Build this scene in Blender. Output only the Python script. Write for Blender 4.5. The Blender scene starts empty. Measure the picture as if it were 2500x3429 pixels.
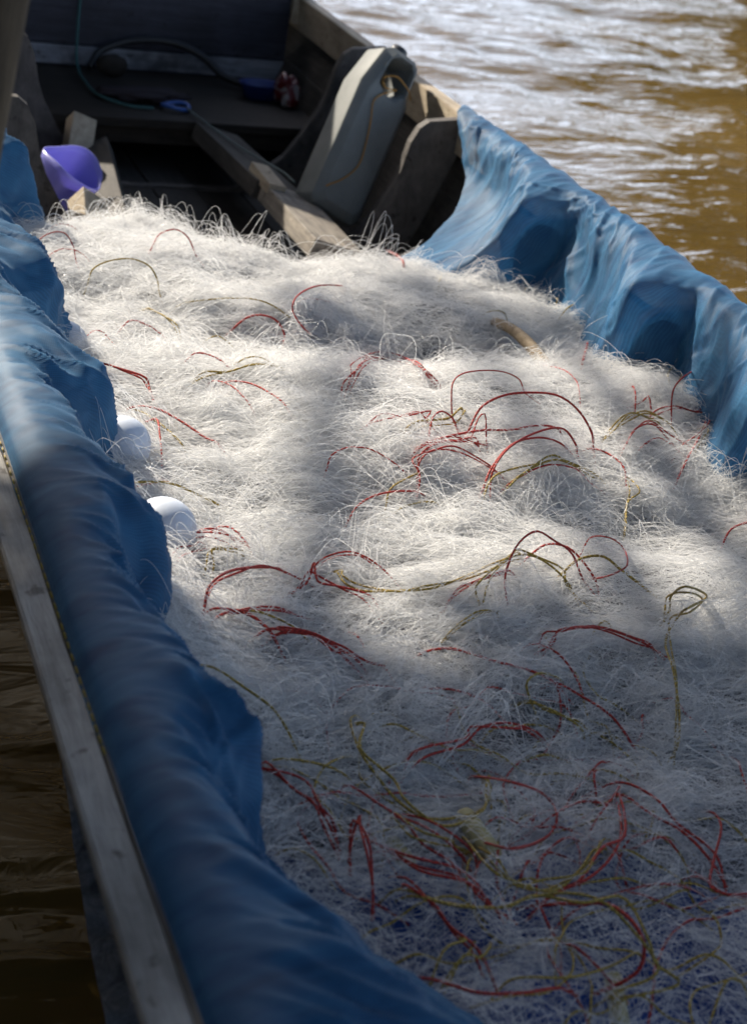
import bpy, bmesh, math, random
import numpy as np
from mathutils import Vector, Matrix, Euler

random.seed(5)
RNG = np.random.default_rng(11)
SC = bpy.context.scene
COL = SC.collection

# ------------------------------------------------------------------ camera
cam_d = bpy.data.cameras.new('camera')
cam = bpy.data.objects.new('camera', cam_d)
COL.objects.link(cam)
cam.matrix_world = Matrix(((0.934551, 0.019479, -0.355297, 0.0), (-0.324009, 0.459315, -0.827072, 0.0), (0.147083, 0.888060, 0.435564, 1.40), (0, 0, 0, 1)))
cam_d.sensor_fit = 'AUTO'
cam_d.sensor_width = 36.0
cam_d.lens = 36.0 * 5700 / 3429
cam_d.clip_start = 0.05
cam_d.clip_end = 1500
cam_d.dof.use_dof = True
cam_d.dof.focus_distance = 2.62
cam_d.dof.aperture_fstop = 5.2
cam_d.dof.aperture_blades = 8
SC.camera = cam

# ------------------------------------------------------------------ sky, sun, exposure
SUN_AZ = math.radians(-25.0)       # measured from +Y (along the boat) towards +X
SUN_EL = math.radians(34.0)
world = bpy.data.worlds.new('World')
SC.world = world
world.use_nodes = True
wn = world.node_tree
wn.nodes.clear()
sky = wn.nodes.new('ShaderNodeTexSky')
sky.sky_type = 'NISHITA'
sky.sun_disc = False
sky.sun_elevation = SUN_EL
sky.sun_rotation = SUN_AZ
sky.air_density = 1.0
sky.dust_density = 2.2
sky.ozone_density = 1.0
bg = wn.nodes.new('ShaderNodeBackground')
bg.inputs['Strength'].default_value = 0.12
wo = wn.nodes.new('ShaderNodeOutputWorld')
bw = wn.nodes.new('ShaderNodeRGBToBW')           # thin white haze takes most of the colour out of the sky
wn.links.new(sky.outputs[0], bw.inputs[0])
tint = wn.nodes.new('ShaderNodeMix'); tint.data_type = 'RGBA'; tint.blend_type = 'MULTIPLY'
tint.inputs[0].default_value = 1.0; tint.inputs[7].default_value = (.90, 1.0, 1.12, 1)
wn.links.new(bw.outputs[0], tint.inputs[6])
hz = wn.nodes.new('ShaderNodeMix'); hz.data_type = 'RGBA'; hz.inputs[0].default_value = .05
wn.links.new(sky.outputs[0], hz.inputs[6]); wn.links.new(tint.outputs[2], hz.inputs[7])
# broken white cloud all round, thicker towards the horizon
tcw = wn.nodes.new('ShaderNodeTexCoord')
sxyz = wn.nodes.new('ShaderNodeSeparateXYZ'); wn.links.new(tcw.outputs['Generated'], sxyz.inputs[0])
cn = wn.nodes.new('ShaderNodeTexNoise'); cn.inputs['Scale'].default_value = 2.6; cn.inputs['Detail'].default_value = 6; cn.inputs['Roughness'].default_value = .58
cm = wn.nodes.new('ShaderNodeMapping'); cm.inputs['Scale'].default_value = (1, 1, 2.4)
wn.links.new(tcw.outputs['Generated'], cm.inputs['Vector']); wn.links.new(cm.outputs[0], cn.inputs['Vector'])
cz = wn.nodes.new('ShaderNodeMapRange'); cz.inputs['From Min'].default_value = 0.0; cz.inputs['From Max'].default_value = .62
cz.inputs['To Min'].default_value = .34; cz.inputs['To Max'].default_value = -.42
wn.links.new(sxyz.outputs['Z'], cz.inputs['Value'])
ca_ = wn.nodes.new('ShaderNodeMath'); ca_.operation = 'ADD'
wn.links.new(cn.outputs['Fac'], ca_.inputs[0]); wn.links.new(cz.outputs[0], ca_.inputs[1])
cr_ = wn.nodes.new('ShaderNodeMapRange'); cr_.interpolation_type = 'SMOOTHSTEP'
cr_.inputs['From Min'].default_value = .47; cr_.inputs['From Max'].default_value = .66
wn.links.new(ca_.outputs[0], cr_.inputs['Value'])
cmix = wn.nodes.new('ShaderNodeMix'); cmix.data_type = 'RGBA'
cmix.inputs[7].default_value = (9.2, 10.9, 13.6, 1)
wn.links.new(cr_.outputs[0], cmix.inputs[0]); wn.links.new(hz.outputs[2], cmix.inputs[6])
wn.links.new(cmix.outputs[2], bg.inputs[0])
wn.links.new(bg.outputs[0], wo.inputs[0])
sun_d = bpy.data.lights.new('sun', 'SUN')
sun_d.energy = 5.0
sun_d.angle = math.radians(0.55)
sun_d.color = (1.0, 0.91, 0.77)
sun = bpy.data.objects.new('sun', sun_d)
COL.objects.link(sun)
SUN_DIR = Vector((math.sin(SUN_AZ) * math.cos(SUN_EL), math.cos(SUN_AZ) * math.cos(SUN_EL), math.sin(SUN_EL)))
sun.rotation_euler = SUN_DIR.to_track_quat('Z', 'Y').to_euler()
SC.view_settings.view_transform = 'Standard'
SC.view_settings.look = 'None'
SC.view_settings.exposure = 0.93
SC.view_settings.gamma = 1.0
SC.view_settings.use_curve_mapping = False
SC.render.engine = 'CYCLES'
SC.cycles.max_bounces = 8
SC.cycles.transparent_max_bounces = 16

# ------------------------------------------------------------------ helpers
def tag(o, label=None, cat=None, group=None, kind=None):
    if label: o['label'] = label
    if cat: o['category'] = cat
    if group: o['group'] = group
    if kind: o['kind'] = kind
    return o

def empty(name, loc=(0, 0, 0)):
    o = bpy.data.objects.new(name, None)
    o.empty_display_size = 0.1
    COL.objects.link(o)
    o.location = loc
    return o

def link(name, me, mat=None, parent=None):
    o = bpy.data.objects.new(name, me)
    COL.objects.link(o)
    if mat is not None and len(me.materials) == 0:
        me.materials.append(mat)
    if parent is not None:
        o.parent = parent
        # geometry is written in world coordinates; parents carry translation only
        w = Vector(parent.location)
        q = parent.parent
        while q is not None:
            w += Vector(q.location); q = q.parent
        o.matrix_parent_inverse = Matrix.Translation(-w)
    return o

def pydata(name, V, Fc, mat, parent=None, smooth=False):
    me = bpy.data.meshes.new(name)
    me.from_pydata([tuple(map(float, v)) for v in V], [], [tuple(map(int, f)) for f in Fc])
    me.update()
    if smooth:
        me.polygons.foreach_set('use_smooth', [True] * len(me.polygons))
    return link(name, me, mat, parent)

def from_bm(name, bm, mat, parent=None, smooth=False):
    me = bpy.data.meshes.new(name)
    bm.normal_update()
    bm.to_mesh(me); bm.free()
    if smooth:
        me.polygons.foreach_set('use_smooth', [True] * len(me.polygons))
    return link(name, me, mat, parent)

def grid_faces(nu, nv, off=0, wrap=False):
    F = []
    for i in range(nu - 1):
        for j in range(nv - 1 if not wrap else nv):
            a = off + i * nv + j; b = off + i * nv + (j + 1) % nv
            F.append((a, b, b + nv, a + nv))
    return F

def box(bm, x0, x1, y0, y1, z0, z1):
    vs = [bm.verts.new(p) for p in ((x0,y0,z0),(x1,y0,z0),(x1,y1,z0),(x0,y1,z0),(x0,y0,z1),(x1,y0,z1),(x1,y1,z1),(x0,y1,z1))]
    for f in ((3,2,1,0),(4,5,6,7),(0,1,5,4),(1,2,6,5),(2,3,7,6),(3,0,4,7)):
        bm.faces.new([vs[i] for i in f])
    return vs

def bevel(bm, w, seg=2):
    bmesh.ops.bevel(bm, geom=list(bm.edges), offset=w, segments=seg, affect='EDGES', profile=0.6)

def board(name, x0, x1, y0, y1, z0, z1, mat, parent, bev=0.003, xf=None):
    bm = bmesh.new()
    box(bm, x0, x1, y0, y1, z0, z1)
    bevel(bm, bev, 2)
    if xf is not None:
        bmesh.ops.transform(bm, matrix=xf, verts=bm.verts)
    return from_bm(name, bm, mat, parent)

def smooth_path(P, n):
    P = np.asarray(P, float)
    if len(P) == 2:
        t = np.linspace(0, 1, n)[:, None]
        return P[0] * (1 - t) + P[1] * t
    d = np.concatenate([[0], np.cumsum(np.sqrt(np.linalg.norm(np.diff(P, axis=0), axis=1)) + 1e-6)])
    Q = np.vstack([2 * P[0] - P[1], P, 2 * P[-1] - P[-2]])
    dk = np.concatenate([[d[0] - (d[1] - d[0])], d, [d[-1] + d[-1] - d[-2]]])
    m = np.empty_like(P)
    for i in range(len(P)):
        m[i] = (Q[i + 2] - Q[i]) / (dk[i + 2] - dk[i])
    ts = np.linspace(0, d[-1], n)
    out = []
    for t in ts:
        i = min(max(np.searchsorted(d, t) - 1, 0), len(P) - 2)
        h = d[i + 1] - d[i]; s = (t - d[i]) / h
        out.append((2*s**3-3*s*s+1)*P[i] + (s**3-2*s*s+s)*h*m[i] + (-2*s**3+3*s*s)*P[i+1] + (s**3-s*s)*h*m[i+1])
    return np.array(out)

def tube_geo(P, rad, k=6, taper=False):
    """vertices, faces, length-along value per vertex"""
    P = np.asarray(P, float)
    n = len(P)
    T = np.gradient(P, axis=0)
    T /= (np.linalg.norm(T, axis=1)[:, None] + 1e-9)
    up = np.array([0.13, 0.21, 0.97])
    A = np.cross(T, up); A /= (np.linalg.norm(A, axis=1)[:, None] + 1e-9)
    B = np.cross(A, T)
    L = np.concatenate([[0], np.cumsum(np.linalg.norm(np.diff(P, axis=0), axis=1))])
    r = np.full(n, rad) if np.isscalar(rad) else np.asarray(rad)
    a = np.linspace(0, 2 * np.pi, k, endpoint=False)
    V = P[:, None, :] + r[:, None, None] * (np.cos(a)[None, :, None] * A[:, None, :] + np.sin(a)[None, :, None] * B[:, None, :])
    F = grid_faces(n, k, 0, True)
    F.append(tuple(range(k - 1, -1, -1))); F.append(tuple((n - 1) * k + i for i in range(k)))
    return V.reshape(-1, 3), F, np.repeat(L, k), np.tile(a / (2 * np.pi), n)

def tube(name, P, rad, mat, parent=None, k=6):
    V, F, L, A = tube_geo(P, rad, k)
    o = pydata(name, V, F, mat, parent, True)
    at = o.data.attributes.new('along', 'FLOAT', 'POINT')
    at.data.foreach_set('value', L.astype(np.float32))
    return o

# value noise shared by all surfaces
_LAT = np.random.default_rng(7).random((8, 64, 64))
def vnoise(x, y, k=0):
    x = np.asarray(x, float); y = np.asarray(y, float)
    xi = np.floor(x).astype(int); yi = np.floor(y).astype(int)
    fx = x - xi; fy = y - yi; fx = fx*fx*(3-2*fx); fy = fy*fy*(3-2*fy)
    L = _LAT[k % 8]
    a = L[xi % 64, yi % 64]; b = L[(xi+1) % 64, yi % 64]; c = L[xi % 64, (yi+1) % 64]; d = L[(xi+1) % 64, (yi+1) % 64]
    return ((a*(1-fx)+b*fx)*(1-fy) + (c*(1-fx)+d*fx)*fy)*2 - 1
def fbm(x, y, k=0, octv=4):
    s = 0; a = 1.; f = 1.; t = 0
    for i in range(octv):
        s = s + a*vnoise(x*f+i*7.3, y*f+i*3.1, k+i); t += a; a *= .5; f *= 2.03
    return s/t
def sstep(a, b, x):
    t = np.clip((x-a)/(b-a), 0, 1); return t*t*(3-2*t)
def gauss(x, y, cx, cy, sx, sy): return np.exp(-((x-cx)/sx)**2-((y-cy)/sy)**2)

# ------------------------------------------------------------------ materials
def mat(name):
    m = bpy.data.materials.new(name); m.use_nodes = True
    nt = m.node_tree; nt.nodes.clear()
    return m, nt
def N(nt, t, **kw):
    n = nt.nodes.new(t)
    for k, v in kw.items():
        if k.startswith('_'): setattr(n, k[1:], v)
        else: n.inputs[k.replace('__', ' ')].default_value = v
    return n
def ramp(nt, src, stops):
    r = nt.nodes.new('ShaderNodeValToRGB')
    while len(r.color_ramp.elements) < len(stops): r.color_ramp.elements.new(0.5)
    for e, (p, c) in zip(r.color_ramp.elements, stops):
        e.position = p; e.color = (c[0], c[1], c[2], 1) if not np.isscalar(c) else (c, c, c, 1)
    nt.links.new(src, r.inputs[0])
    return r.outputs[0]
def noise(nt, scale, detail=4, rough=.55, vec=None, dist=0.0):
    n = N(nt, 'ShaderNodeTexNoise', Scale=scale, Detail=detail, Roughness=rough, Distortion=dist)
    if vec is not None: nt.links.new(vec, n.inputs['Vector'])
    return n.outputs['Fac']
def mapping(nt, scale=(1,1,1), rot=(0,0,0)):
    tc = nt.nodes.new('ShaderNodeTexCoord')
    mp = N(nt, 'ShaderNodeMapping'); mp.inputs['Scale'].default_value = scale; mp.inputs['Rotation'].default_value = rot
    nt.links.new(tc.outputs['Object'], mp.inputs['Vector'])
    return mp.outputs[0]
def mixc(nt, fac, a, b, mode='MIX'):
    m = nt.nodes.new('ShaderNodeMix'); m.data_type = 'RGBA'; m.blend_type = mode
    for s, v in ((m.inputs[0], fac), (m.inputs[6], a), (m.inputs[7], b)):
        if hasattr(v, 'is_linked') or isinstance(v, bpy.types.NodeSocket): nt.links.new(v, s)
        else: s.default_value = v if np.isscalar(v) else (v[0], v[1], v[2], 1)
    return m.outputs[2]
def bump(nt, h, strength=.5, dist=.01):
    b = N(nt, 'ShaderNodeBump', Strength=strength, Distance=dist)
    nt.links.new(h, b.inputs['Height']); return b.outputs[0]
def out(nt, sh):
    o = nt.nodes.new('ShaderNodeOutputMaterial'); nt.links.new(sh, o.inputs[0])
def principled(nt, base, rough=.5, spec=.5, normal=None, **kw):
    p = nt.nodes.new('ShaderNodeBsdfPrincipled')
    if isinstance(base, bpy.types.NodeSocket): nt.links.new(base, p.inputs['Base Color'])
    else: p.inputs['Base Color'].default_value = (*base, 1)
    if isinstance(rough, bpy.types.NodeSocket): nt.links.new(rough, p.inputs['Roughness'])
    else: p.inputs['Roughness'].default_value = rough
    p.inputs['Specular IOR Level'].default_value = spec
    if normal is not None: nt.links.new(normal, p.inputs['Normal'])
    for k, v in kw.items(): p.inputs[k.replace('__', ' ')].default_value = v
    return p.outputs[0]

def wood_mat(name, dark, light, grain=(1, 1, 1), stain=.5, rough=.75):
    m, nt = mat(name)
    v = mapping(nt, grain)
    g = noise(nt, 14, 6, .65, v, .4)
    fine = noise(nt, 70, 3, .6, v)
    v2 = mapping(nt, (1, 1, 1))
    blot = noise(nt, 5.5, 5, .6, v2, .3)
    c = ramp(nt, g, ((.28, dark), (.72, light)))
    d = ramp(nt, blot, ((.36, (1-stain,)*3), (.6, (1, 1, 1))))
    c = mixc(nt, 1.0, c, d, 'MULTIPLY')
    specks = ramp(nt, noise(nt, 38, 2, .5, v2), ((.27, (.35, .32, .3)), (.34, (1, 1, 1))))
    c = mixc(nt, .8, c, specks, 'MULTIPLY')
    h = nt.nodes.new('ShaderNodeMath'); h.operation = 'ADD'
    nt.links.new(g, h.inputs[0]); nt.links.new(fine, h.inputs[1])
    out(nt, principled(nt, c, rough, .35, bump(nt, h.outputs[0], .45, .004)))
    return m
M = {}
M['wood_y'] = wood_mat('weathered_wood_lengthwise', (.13, .115, .10), (.34, .30, .25), (5, .5, 5))
M['wood_x'] = wood_mat('weathered_wood_crosswise', (.12, .105, .09), (.30, .265, .22), (.5, 5, 5))
M['bilge'] = wood_mat('shade_dark_bilge_wood', (.015, .013, .012), (.045, .04, .035), (5, .5, 5))  # deep shade over the floor boards is put into this tone
M['hull_in'] = wood_mat('shade_dark_hull_wood', (.028, .025, .022), (.09, .078, .066), (5, .5, 5))  # darker wood that holds the shade inside the hull
M['wood_pale'] = wood_mat('pale_bare_wood', (.30, .24, .17), (.50, .42, .31), (4, .6, 4), .3)
M['wood_grey'] = wood_mat('grey_rail_wood', (.27, .255, .235), (.50, .475, .44), (5, .45, 5), .5)
M['wood_rib'] = wood_mat('dark_rib_wood', (.05, .045, .043), (.135, .12, .11), (2, 4, 1.2), .45)
M['rib_edge'] = wood_mat('sunlit_rib_edge', (.26, .22, .17), (.46, .40, .32), (2, 2, 2), .25)  # unused paler copy of the rib wood, toned for sunlit edges
M['wood_deck'] = wood_mat('dark_shaded_deck_wood', (.010, .0075, .0055), (.036, .026, .018), (.5, 5, 5), .5)  # dark wood, lowered further to hold the shade of the bow
M['bulk'] = wood_mat('dark_painted_bulkhead', (.013, .014, .023), (.040, .041, .060), (.45, 5, 5), .4, .6)
M['bulk_white'] = wood_mat('worn_white_sill', (.13, .137, .16), (.30, .31, .35), (.5, 5, 5), .75, .6)
M['pole'] = wood_mat('brown_pole_wood', (.05, .034, .018), (.22, .155, .09), (6, 6, .45), .5)

def plain(name, col, rough=.5, spec=.5, **kw):
    m, nt = mat(name)
    v = mapping(nt)
    n = noise(nt, 9, 5, .6, v)
    c = mixc(nt, 1.0, col, ramp(nt, n, ((.3, (.72,)*3), (.65, (1.05,)*3))), 'MULTIPLY')
    out(nt, principled(nt, c, rough, spec, bump(nt, noise(nt, 60, 3, .5, v), .08, .002), **kw))
    return m
# ------------------------------------------------------------------ water
def build_water():
    m, nt = mat('muddy_river_water')
    v = mapping(nt, (1, 1, 1))
    mp2 = mapping(nt, (1.0, 2.4, 1), (0, 0, .36))
    n1 = noise(nt, 5.0, 3, .5, mp2, .6)
    c = ramp(nt, noise(nt, .8, 4, .6, v), ((.3, (.080, .050, .0135)), (.7, (.128, .082, .025))))
    p = principled(nt, c, .02, .5, bump(nt, n1, .45, .03), IOR=1.333)
    out(nt, p)
    # fine displaced patch around the boat, coarse sheet beyond it, one mesh
    xs = np.concatenate([np.linspace(-150, -6, 14), np.concatenate([np.linspace(-4, -.3, 50), np.linspace(-.25, .75, 90), np.linspace(.8, 12, 300)]), np.linspace(14, 150, 16)])
    ys = np.concatenate([np.linspace(-60, -4, 8), np.concatenate([np.linspace(-1.5, 1.1, 40), np.linspace(1.12, 3.2, 260), np.linspace(3.23, 18, 380)]), np.linspace(20, 160, 20)])
    X, Y = np.meshgrid(xs, ys, indexing='ij')
    ca, sa = math.cos(.40), math.sin(.40)
    wx = X*ca - Y*sa; wy = X*sa + Y*ca      # crests run across the line of sight
    wx = wx + .25*fbm(X*.9, Y*.9, 6, 2)
    Z = .030*fbm(wx*.6, wy*1.0, 2, 2) + .031*fbm(wx*2.4+9, wy*3.0, 4, 3) + .0022*fbm(wx*6, wy*10, 5, 2)
    # small wash ridges running out from the hull on the shaded side
    for yc, am, ph in ((1.52, .010, .3), (1.66, .012, 1.1), (1.71, .007, 2.2), (1.93, .008, 3.0), (2.02, .012, 5.2), (2.42, .010, 4.1), (2.60, .008, .9), (2.95, .010, 2.7)):
        q = (Y - yc - .03*vnoise(X*5 + ph, X*0 + ph, 3) + .10*(X - .3))
        Z += 1.7*am*np.exp(-(q/.026)**2)*np.clip(1.6 - np.abs(X - .2)/.7, 0, 1)*(.55 + .45*vnoise(X*9 + ph*3, Y*2, 5))
    fade = np.clip(1 - (np.maximum(np.abs(X-4)-8, 0) + np.maximum(np.abs(Y-8)-10, 0))/6, .35, 1)
    Z = Z*fade - .01
    V = np.stack([X, Y, Z], -1).reshape(-1, 3)
    o = pydata('water', V, grid_faces(len(xs), len(ys)), m, None, True)
    o['kind'] = 'structure'
    return o
build_water()

m, nt = mat('river_bank_earth')
out(nt, principled(nt, ramp(nt, noise(nt, .5, 6, .6, mapping(nt)), ((.3, (.05, .045, .025)), (.7, (.10, .085, .05)))), .9, .2))
M['earth'] = m
def build_bank(name, x0, x1, prof, flip=False):
    xs = np.linspace(x0, x1, 60)
    V = []
    for x in xs:
        for (y, z) in prof:
            V.append((x, y - 15*sstep(5, 13, x)*(1 - sstep(60, 120, y)) + 1.2*float(vnoise(x*.12, y*.1, 3)), z + .25*float(vnoise(x*.4, y*.3, 4)) * (1 if z > .2 else 0)))
    o = pydata(name, V, grid_faces(len(xs), len(prof)), M['earth'], None, True)
    o['kind'] = 'structure'
build_bank('far_river_bank', -150, 150, ((30, -1.5), (31, .0), (32.5, .7), (36, 1.3), (60, 2.2), (160, 4)))
bk = bpy.data.objects['far_river_bank']

# near bank the boat is moored at, behind and beside the viewer
xs = np.concatenate([np.linspace(-60, -4, 15), np.linspace(-3.6, 1, 30), np.linspace(2, 60, 15)])
V = []
for x in xs:
    sh = -1.6 - 1.0*max(0, x)*.25 + .5*float(vnoise(x*.2, 1.3, 2))
    for (dy, z) in ((0.6, -1.2), (0, .02), (-.8, .3), (-3, .6), (-20, 1.5), (-60, 3)):
        V.append((x, sh + dy*(1 if x > 0 else .5) + min(24, max(0, -x - .45)*9), z))
nb = pydata('near_river_bank', V, grid_faces(60, 6), M['earth'], None, True)
nb['kind'] = 'structure'

# ------------------------------------------------------------------ trees
m, nt = mat('green_tree_leaves')
oi = nt.nodes.new('ShaderNodeObjectInfo')
lc = ramp(nt, noise(nt, 1.3, 3, .6, mapping(nt)), ((.3, (.030, .052, .014)), (.7, (.075, .105, .03))))
d_ = principled(nt, lc, .5, .4)
tr = N(nt, 'ShaderNodeBsdfTranslucent'); nt.links.new(lc, tr.inputs[0])
mx = N(nt, 'ShaderNodeMixShader', Fac=.3); nt.links.new(d_, mx.inputs[1]); nt.links.new(tr.outputs[0], mx.inputs[2])
out(nt, mx.outputs[0]); M['leaf'] = m
M['bark'] = wood_mat('tree_bark', (.05, .04, .03), (.14, .115, .09), (4, 4, .6), .4)

def tree(name, base, clumps, leaf, n_leaf, label, group=None, trunk_r=.22, trunk_top=None):
    """clumps: list of (x,y,z,rx,ry,rz)"""
    root = empty(name, base)
    tag(root, label, 'tree', group)
    base = np.array(base, float)
    top = np.array(trunk_top if trunk_top is not None else (base[0], base[1], clumps[0][2]), float)
    mid = base*.5 + top*.5 + np.array([.15, -.1, .2])
    P = smooth_path([base - [0, 0, .3], base + (mid-base)*.5, mid, top], 14)
    tube('trunk', P, np.linspace(trunk_r*1.3, trunk_r*.45, 14), M['bark'], root, 9)
    bV, bF = [], []
    for c in clumps:
        t = RNG.uniform(.45, .98)
        s = P[int(t*13)]
        e = np.array(c[:3])
        q = smooth_path([s, s*.5+e*.5 + RNG.normal(0, .15, 3) + [0, 0, .25], e], 8)
        v, f, _, _ = tube_geo(q, np.linspace(trunk_r*.45, .02, 8), 5)
        off = sum(len(a) for a in bV)
        bV.append(v); bF += [tuple(i+off for i in ff) for ff in f]
    pydata('limb', np.vstack(bV), bF, M['bark'], root, True)
    vols = np.array([c[3]*c[4]*c[5] for c in clumps]); vols = vols**.75; vols /= vols.sum()
    Vs = []
    for c, w in zip(clumps, vols):
        n = max(8, int(n_leaf*w))
        d = RNG.normal(0, 1, (n, 3)); d /= np.linalg.norm(d, axis=1)[:, None]
        r = RNG.random(n)**.45
        k = 1 + .35*fbm(d[:, 0]*2+c[0], d[:, 1]*2+d[:, 2]*1.7+c[1], 2, 2)
        p = np.array(c[:3]) + d*(r*k)[:, None]*np.array(c[3:])
        a = RNG.normal(0, 1, (n, 3)); a /= np.linalg.norm(a, axis=1)[:, None]
        b = np.cross(a, RNG.normal(0, 1, (n, 3))); b /= np.linalg.norm(b, axis=1)[:, None]
        L = (leaf*RNG.uniform(.6, 1.3, n))[:, None]
        Vs.append(np.stack([p - a*L, p - b*L*.42, p + a*L, p + b*L*.42], 1))
    VV = np.concatenate(Vs).reshape(-1, 3)
    nl = len(VV)//4
    me = bpy.data.meshes.new('crown')
    me.vertices.add(nl*4); me.vertices.foreach_set('co', VV.astype(np.float32).ravel())
    me.loops.add(nl*4); me.loops.foreach_set('vertex_index', np.arange(nl*4, dtype=np.int32))
    me.polygons.add(nl); me.polygons.foreach_set('loop_start', np.arange(0, nl*4, 4, dtype=np.int32))
    me.polygons.foreach_set('loop_total', np.full(nl, 4, dtype=np.int32))
    me.update(calc_edges=True); me.validate()
    link('crown', me, M['leaf'], root)
    return root

# tree on the near bank whose boughs hang over the foreground of the boat
sd = np.array(SUN_DIR)
cl = []
for i in range(84):
    zc = RNG.uniform(4.3, 5.6)
    gx = RNG.uniform(-3.4, 4.6); gy = RNG.uniform(-4.2, 1.2)
    s = (zc - .28)/sd[2]
    cl.append((gx + sd[0]*s, gy + sd[1]*s, zc, RNG.uniform(.5, .8), RNG.uniform(.42, .62), RNG.uniform(.35, .5)))
for gx in np.arange(-1.2, 3.4, .33):    # the ragged outer edge of the bough
    zc = RNG.uniform(4.5, 5.2); s = (zc - .28)/sd[2]
    cl.append((gx + sd[0]*s, 1.24 + .05*math.sin(gx*2.3) + sd[1]*s + RNG.uniform(-.06, .05), zc, .42, .36, .3))
for tx, ty in ((1.22, 2.96), (1.42, 3.02), (1.58, 2.93), (1.74, 2.35)):    # thin sprays that dapple the sunlit net
    zc = RNG.uniform(4.4, 5.2); q_ = (zc - .28)/sd[2]
    cl.append((tx + sd[0]*q_, ty + sd[1]*q_, zc, .16, .11, .10))
for i in range(46):    # added crown clumps that cut the sky light from overhead
    cl.append((RNG.uniform(-2.6, 3.2), RNG.uniform(-2.6, 3.2), RNG.uniform(4.4, 5.6), RNG.uniform(.6, .9), RNG.uniform(.6, .9), RNG.uniform(.3, .5)))
tree('riverside_tree', (-5.2, -1.2, .8), cl, .085, 80000, 'broad leafy riverside tree with boughs hanging over the near end of the boat', None, .3, (-1.2, 3.4, 5.0))

def far_tree(x, y, h, w, label):
    cl = []
    for i in range(17):
        a = RNG.uniform(0, 6.28); r = RNG.random()**.5*w
        z = RNG.uniform(.10, 1)*h
        k = 1 - .45*abs(z/h-.5)*2
        cl.append((x + math.cos(a)*r*k, y + math.sin(a)*r*.7*k, z + 1, w*.42, w*.4, h*.15))
    tree('bank_tree', (x, y, .8), cl, .32, 3200, label, 'trees along the far river bank', .3)
TREES = ((-62, 30, 15, 5, 'bushy tree at the far end of the row along the far bank'), (-48, 33, 16, 5, 'round tree second in the row along the far bank'),
    (-36, 36, 16, 5, 'tall tree third in the row along the far bank'), (-25, 36, 15.5, 5, 'broad tree fourth in the row along the far bank'), (-14, 38, 16, 5.2, 'leafy tree in the middle of the row along the far bank'),
    (-4, 36, 10.5, 4.8, 'dense tree beyond the bow of the boat on the far bank'), (6, 37, 9.5, 4.8, 'last tall tree before the gap in the far bank trees'),
    (33, 20, 17, 2.4, 'first big tree after the gap where the bank comes close'), (36.5, 20.5, 19, 2.7, 'slim dark tree just right of the first tree after the gap'), (43, 20, 20, 3.2, 'big dark tree second after the gap in the bank trees'), (54, 21, 20, 3.8, 'big tree third after the gap in the bank trees'), (67, 24, 16, 4, 'farthest tree on the close part of the bank'))
for az, d, h, w, lab in TREES:
    a = math.radians(az)
    far_tree(math.sin(a)*d, math.cos(a)*d, h, w, lab)

def bush(name, x, y, r, h, label, n=3000):  # shrubs added to block sky light from the near end
    cl = [(x + RNG.normal(0, r*.4), y + RNG.normal(0, r*.4), RNG.uniform(.35, .9)*h + .2, r*.6, r*.55, h*.34) for _ in range(8)]
    tree(name, (x, y, .1), cl, .09, n, label, None, .06, (x+.1, y, h*.6))
cl = []  # unseen foliage added along the sun's rays to darken the water strip
for i in range(110):
    zc = RNG.uniform(.35, 1.7); q_ = zc/SUN_DIR.z
    cl.append((RNG.uniform(-.02, .33) + SUN_DIR.x*q_, RNG.uniform(.7, 2.75) + SUN_DIR.y*q_, zc, .13, .19, .12))
tree('shade_shrub', (-.75, 3.4, .1), cl, .05, 15000, 'low leafy shrub added to shade the water along the boat rail', None, .04, (-.5, 3.5, .7))
bush('shade_shrub', -2.8, .6, 1.3, 2.8, 'tall leafy shrub added for shade on the near bank behind the viewer')
bush('shade_shrub', 3.6, -2.2, 1.4, 3.0, 'leafy shrub added for shade on the near bank off the end of the boat')
bush('shade_shrub', 1.4, -3.4, 1.5, 3.2, 'big leafy shrub added for shade on the near bank behind the end of the boat')

# ------------------------------------------------------------------ boat
boat = empty('fishing_boat', (1.08, 2.4, 0))
tag(boat, 'long weathered wooden fishing boat with dark ribs and a boarded bow bulkhead', 'boat')
XL, XR = .345, 1.815          # gunwale lines
ZG = .43
FLARE = .42
def hull_x(side, z, y=0):
    if side < 0: return XL - .02 + (ZG - z)*FLARE
    return XR + .02 - (ZG - z)*FLARE
Y0, Y1 = -.9, 7.2
def strake(side, z0, z1, y0, y1, mt):
    bm = bmesh.new()
    ny = 30
    rows = []
    for i in range(ny):
        y = y0 + (y1-y0)*i/(ny-1)
        tp = max(0, y-5.2)**2*.09
        a = hull_x(side, z0) - side*tp; b = hull_x(side, z1) - side*tp
        t = .024*side
        up = max(0, y-5.0)**2*.03
        rows.append([bm.verts.new(p) for p in ((a, y, z0+up), (b, y, z1+up), (b+t, y, z1+up), (a+t, y, z0+up))])
    for i in range(ny-1):
        for j in range(4):
            f = (rows[i][j], rows[i][(j+1) % 4], rows[i+1][(j+1) % 4], rows[i+1][j])
            bm.faces.new(f)
    bm.faces.new(rows[0]); bm.faces.new(rows[-1][::-1])
    bmesh.ops.recalc_face_normals(bm, faces=bm.faces)
    bevel(bm, .002, 1)
    return from_bm('side_plank', bm, mt, boat)
for sd_ in (-1, 1):
    for z0, z1 in ((-.14, .045), (.048, .235), (.238, .404)):
        strake(sd_, z0, z1, Y0, Y1, M['hull_in'])
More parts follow.
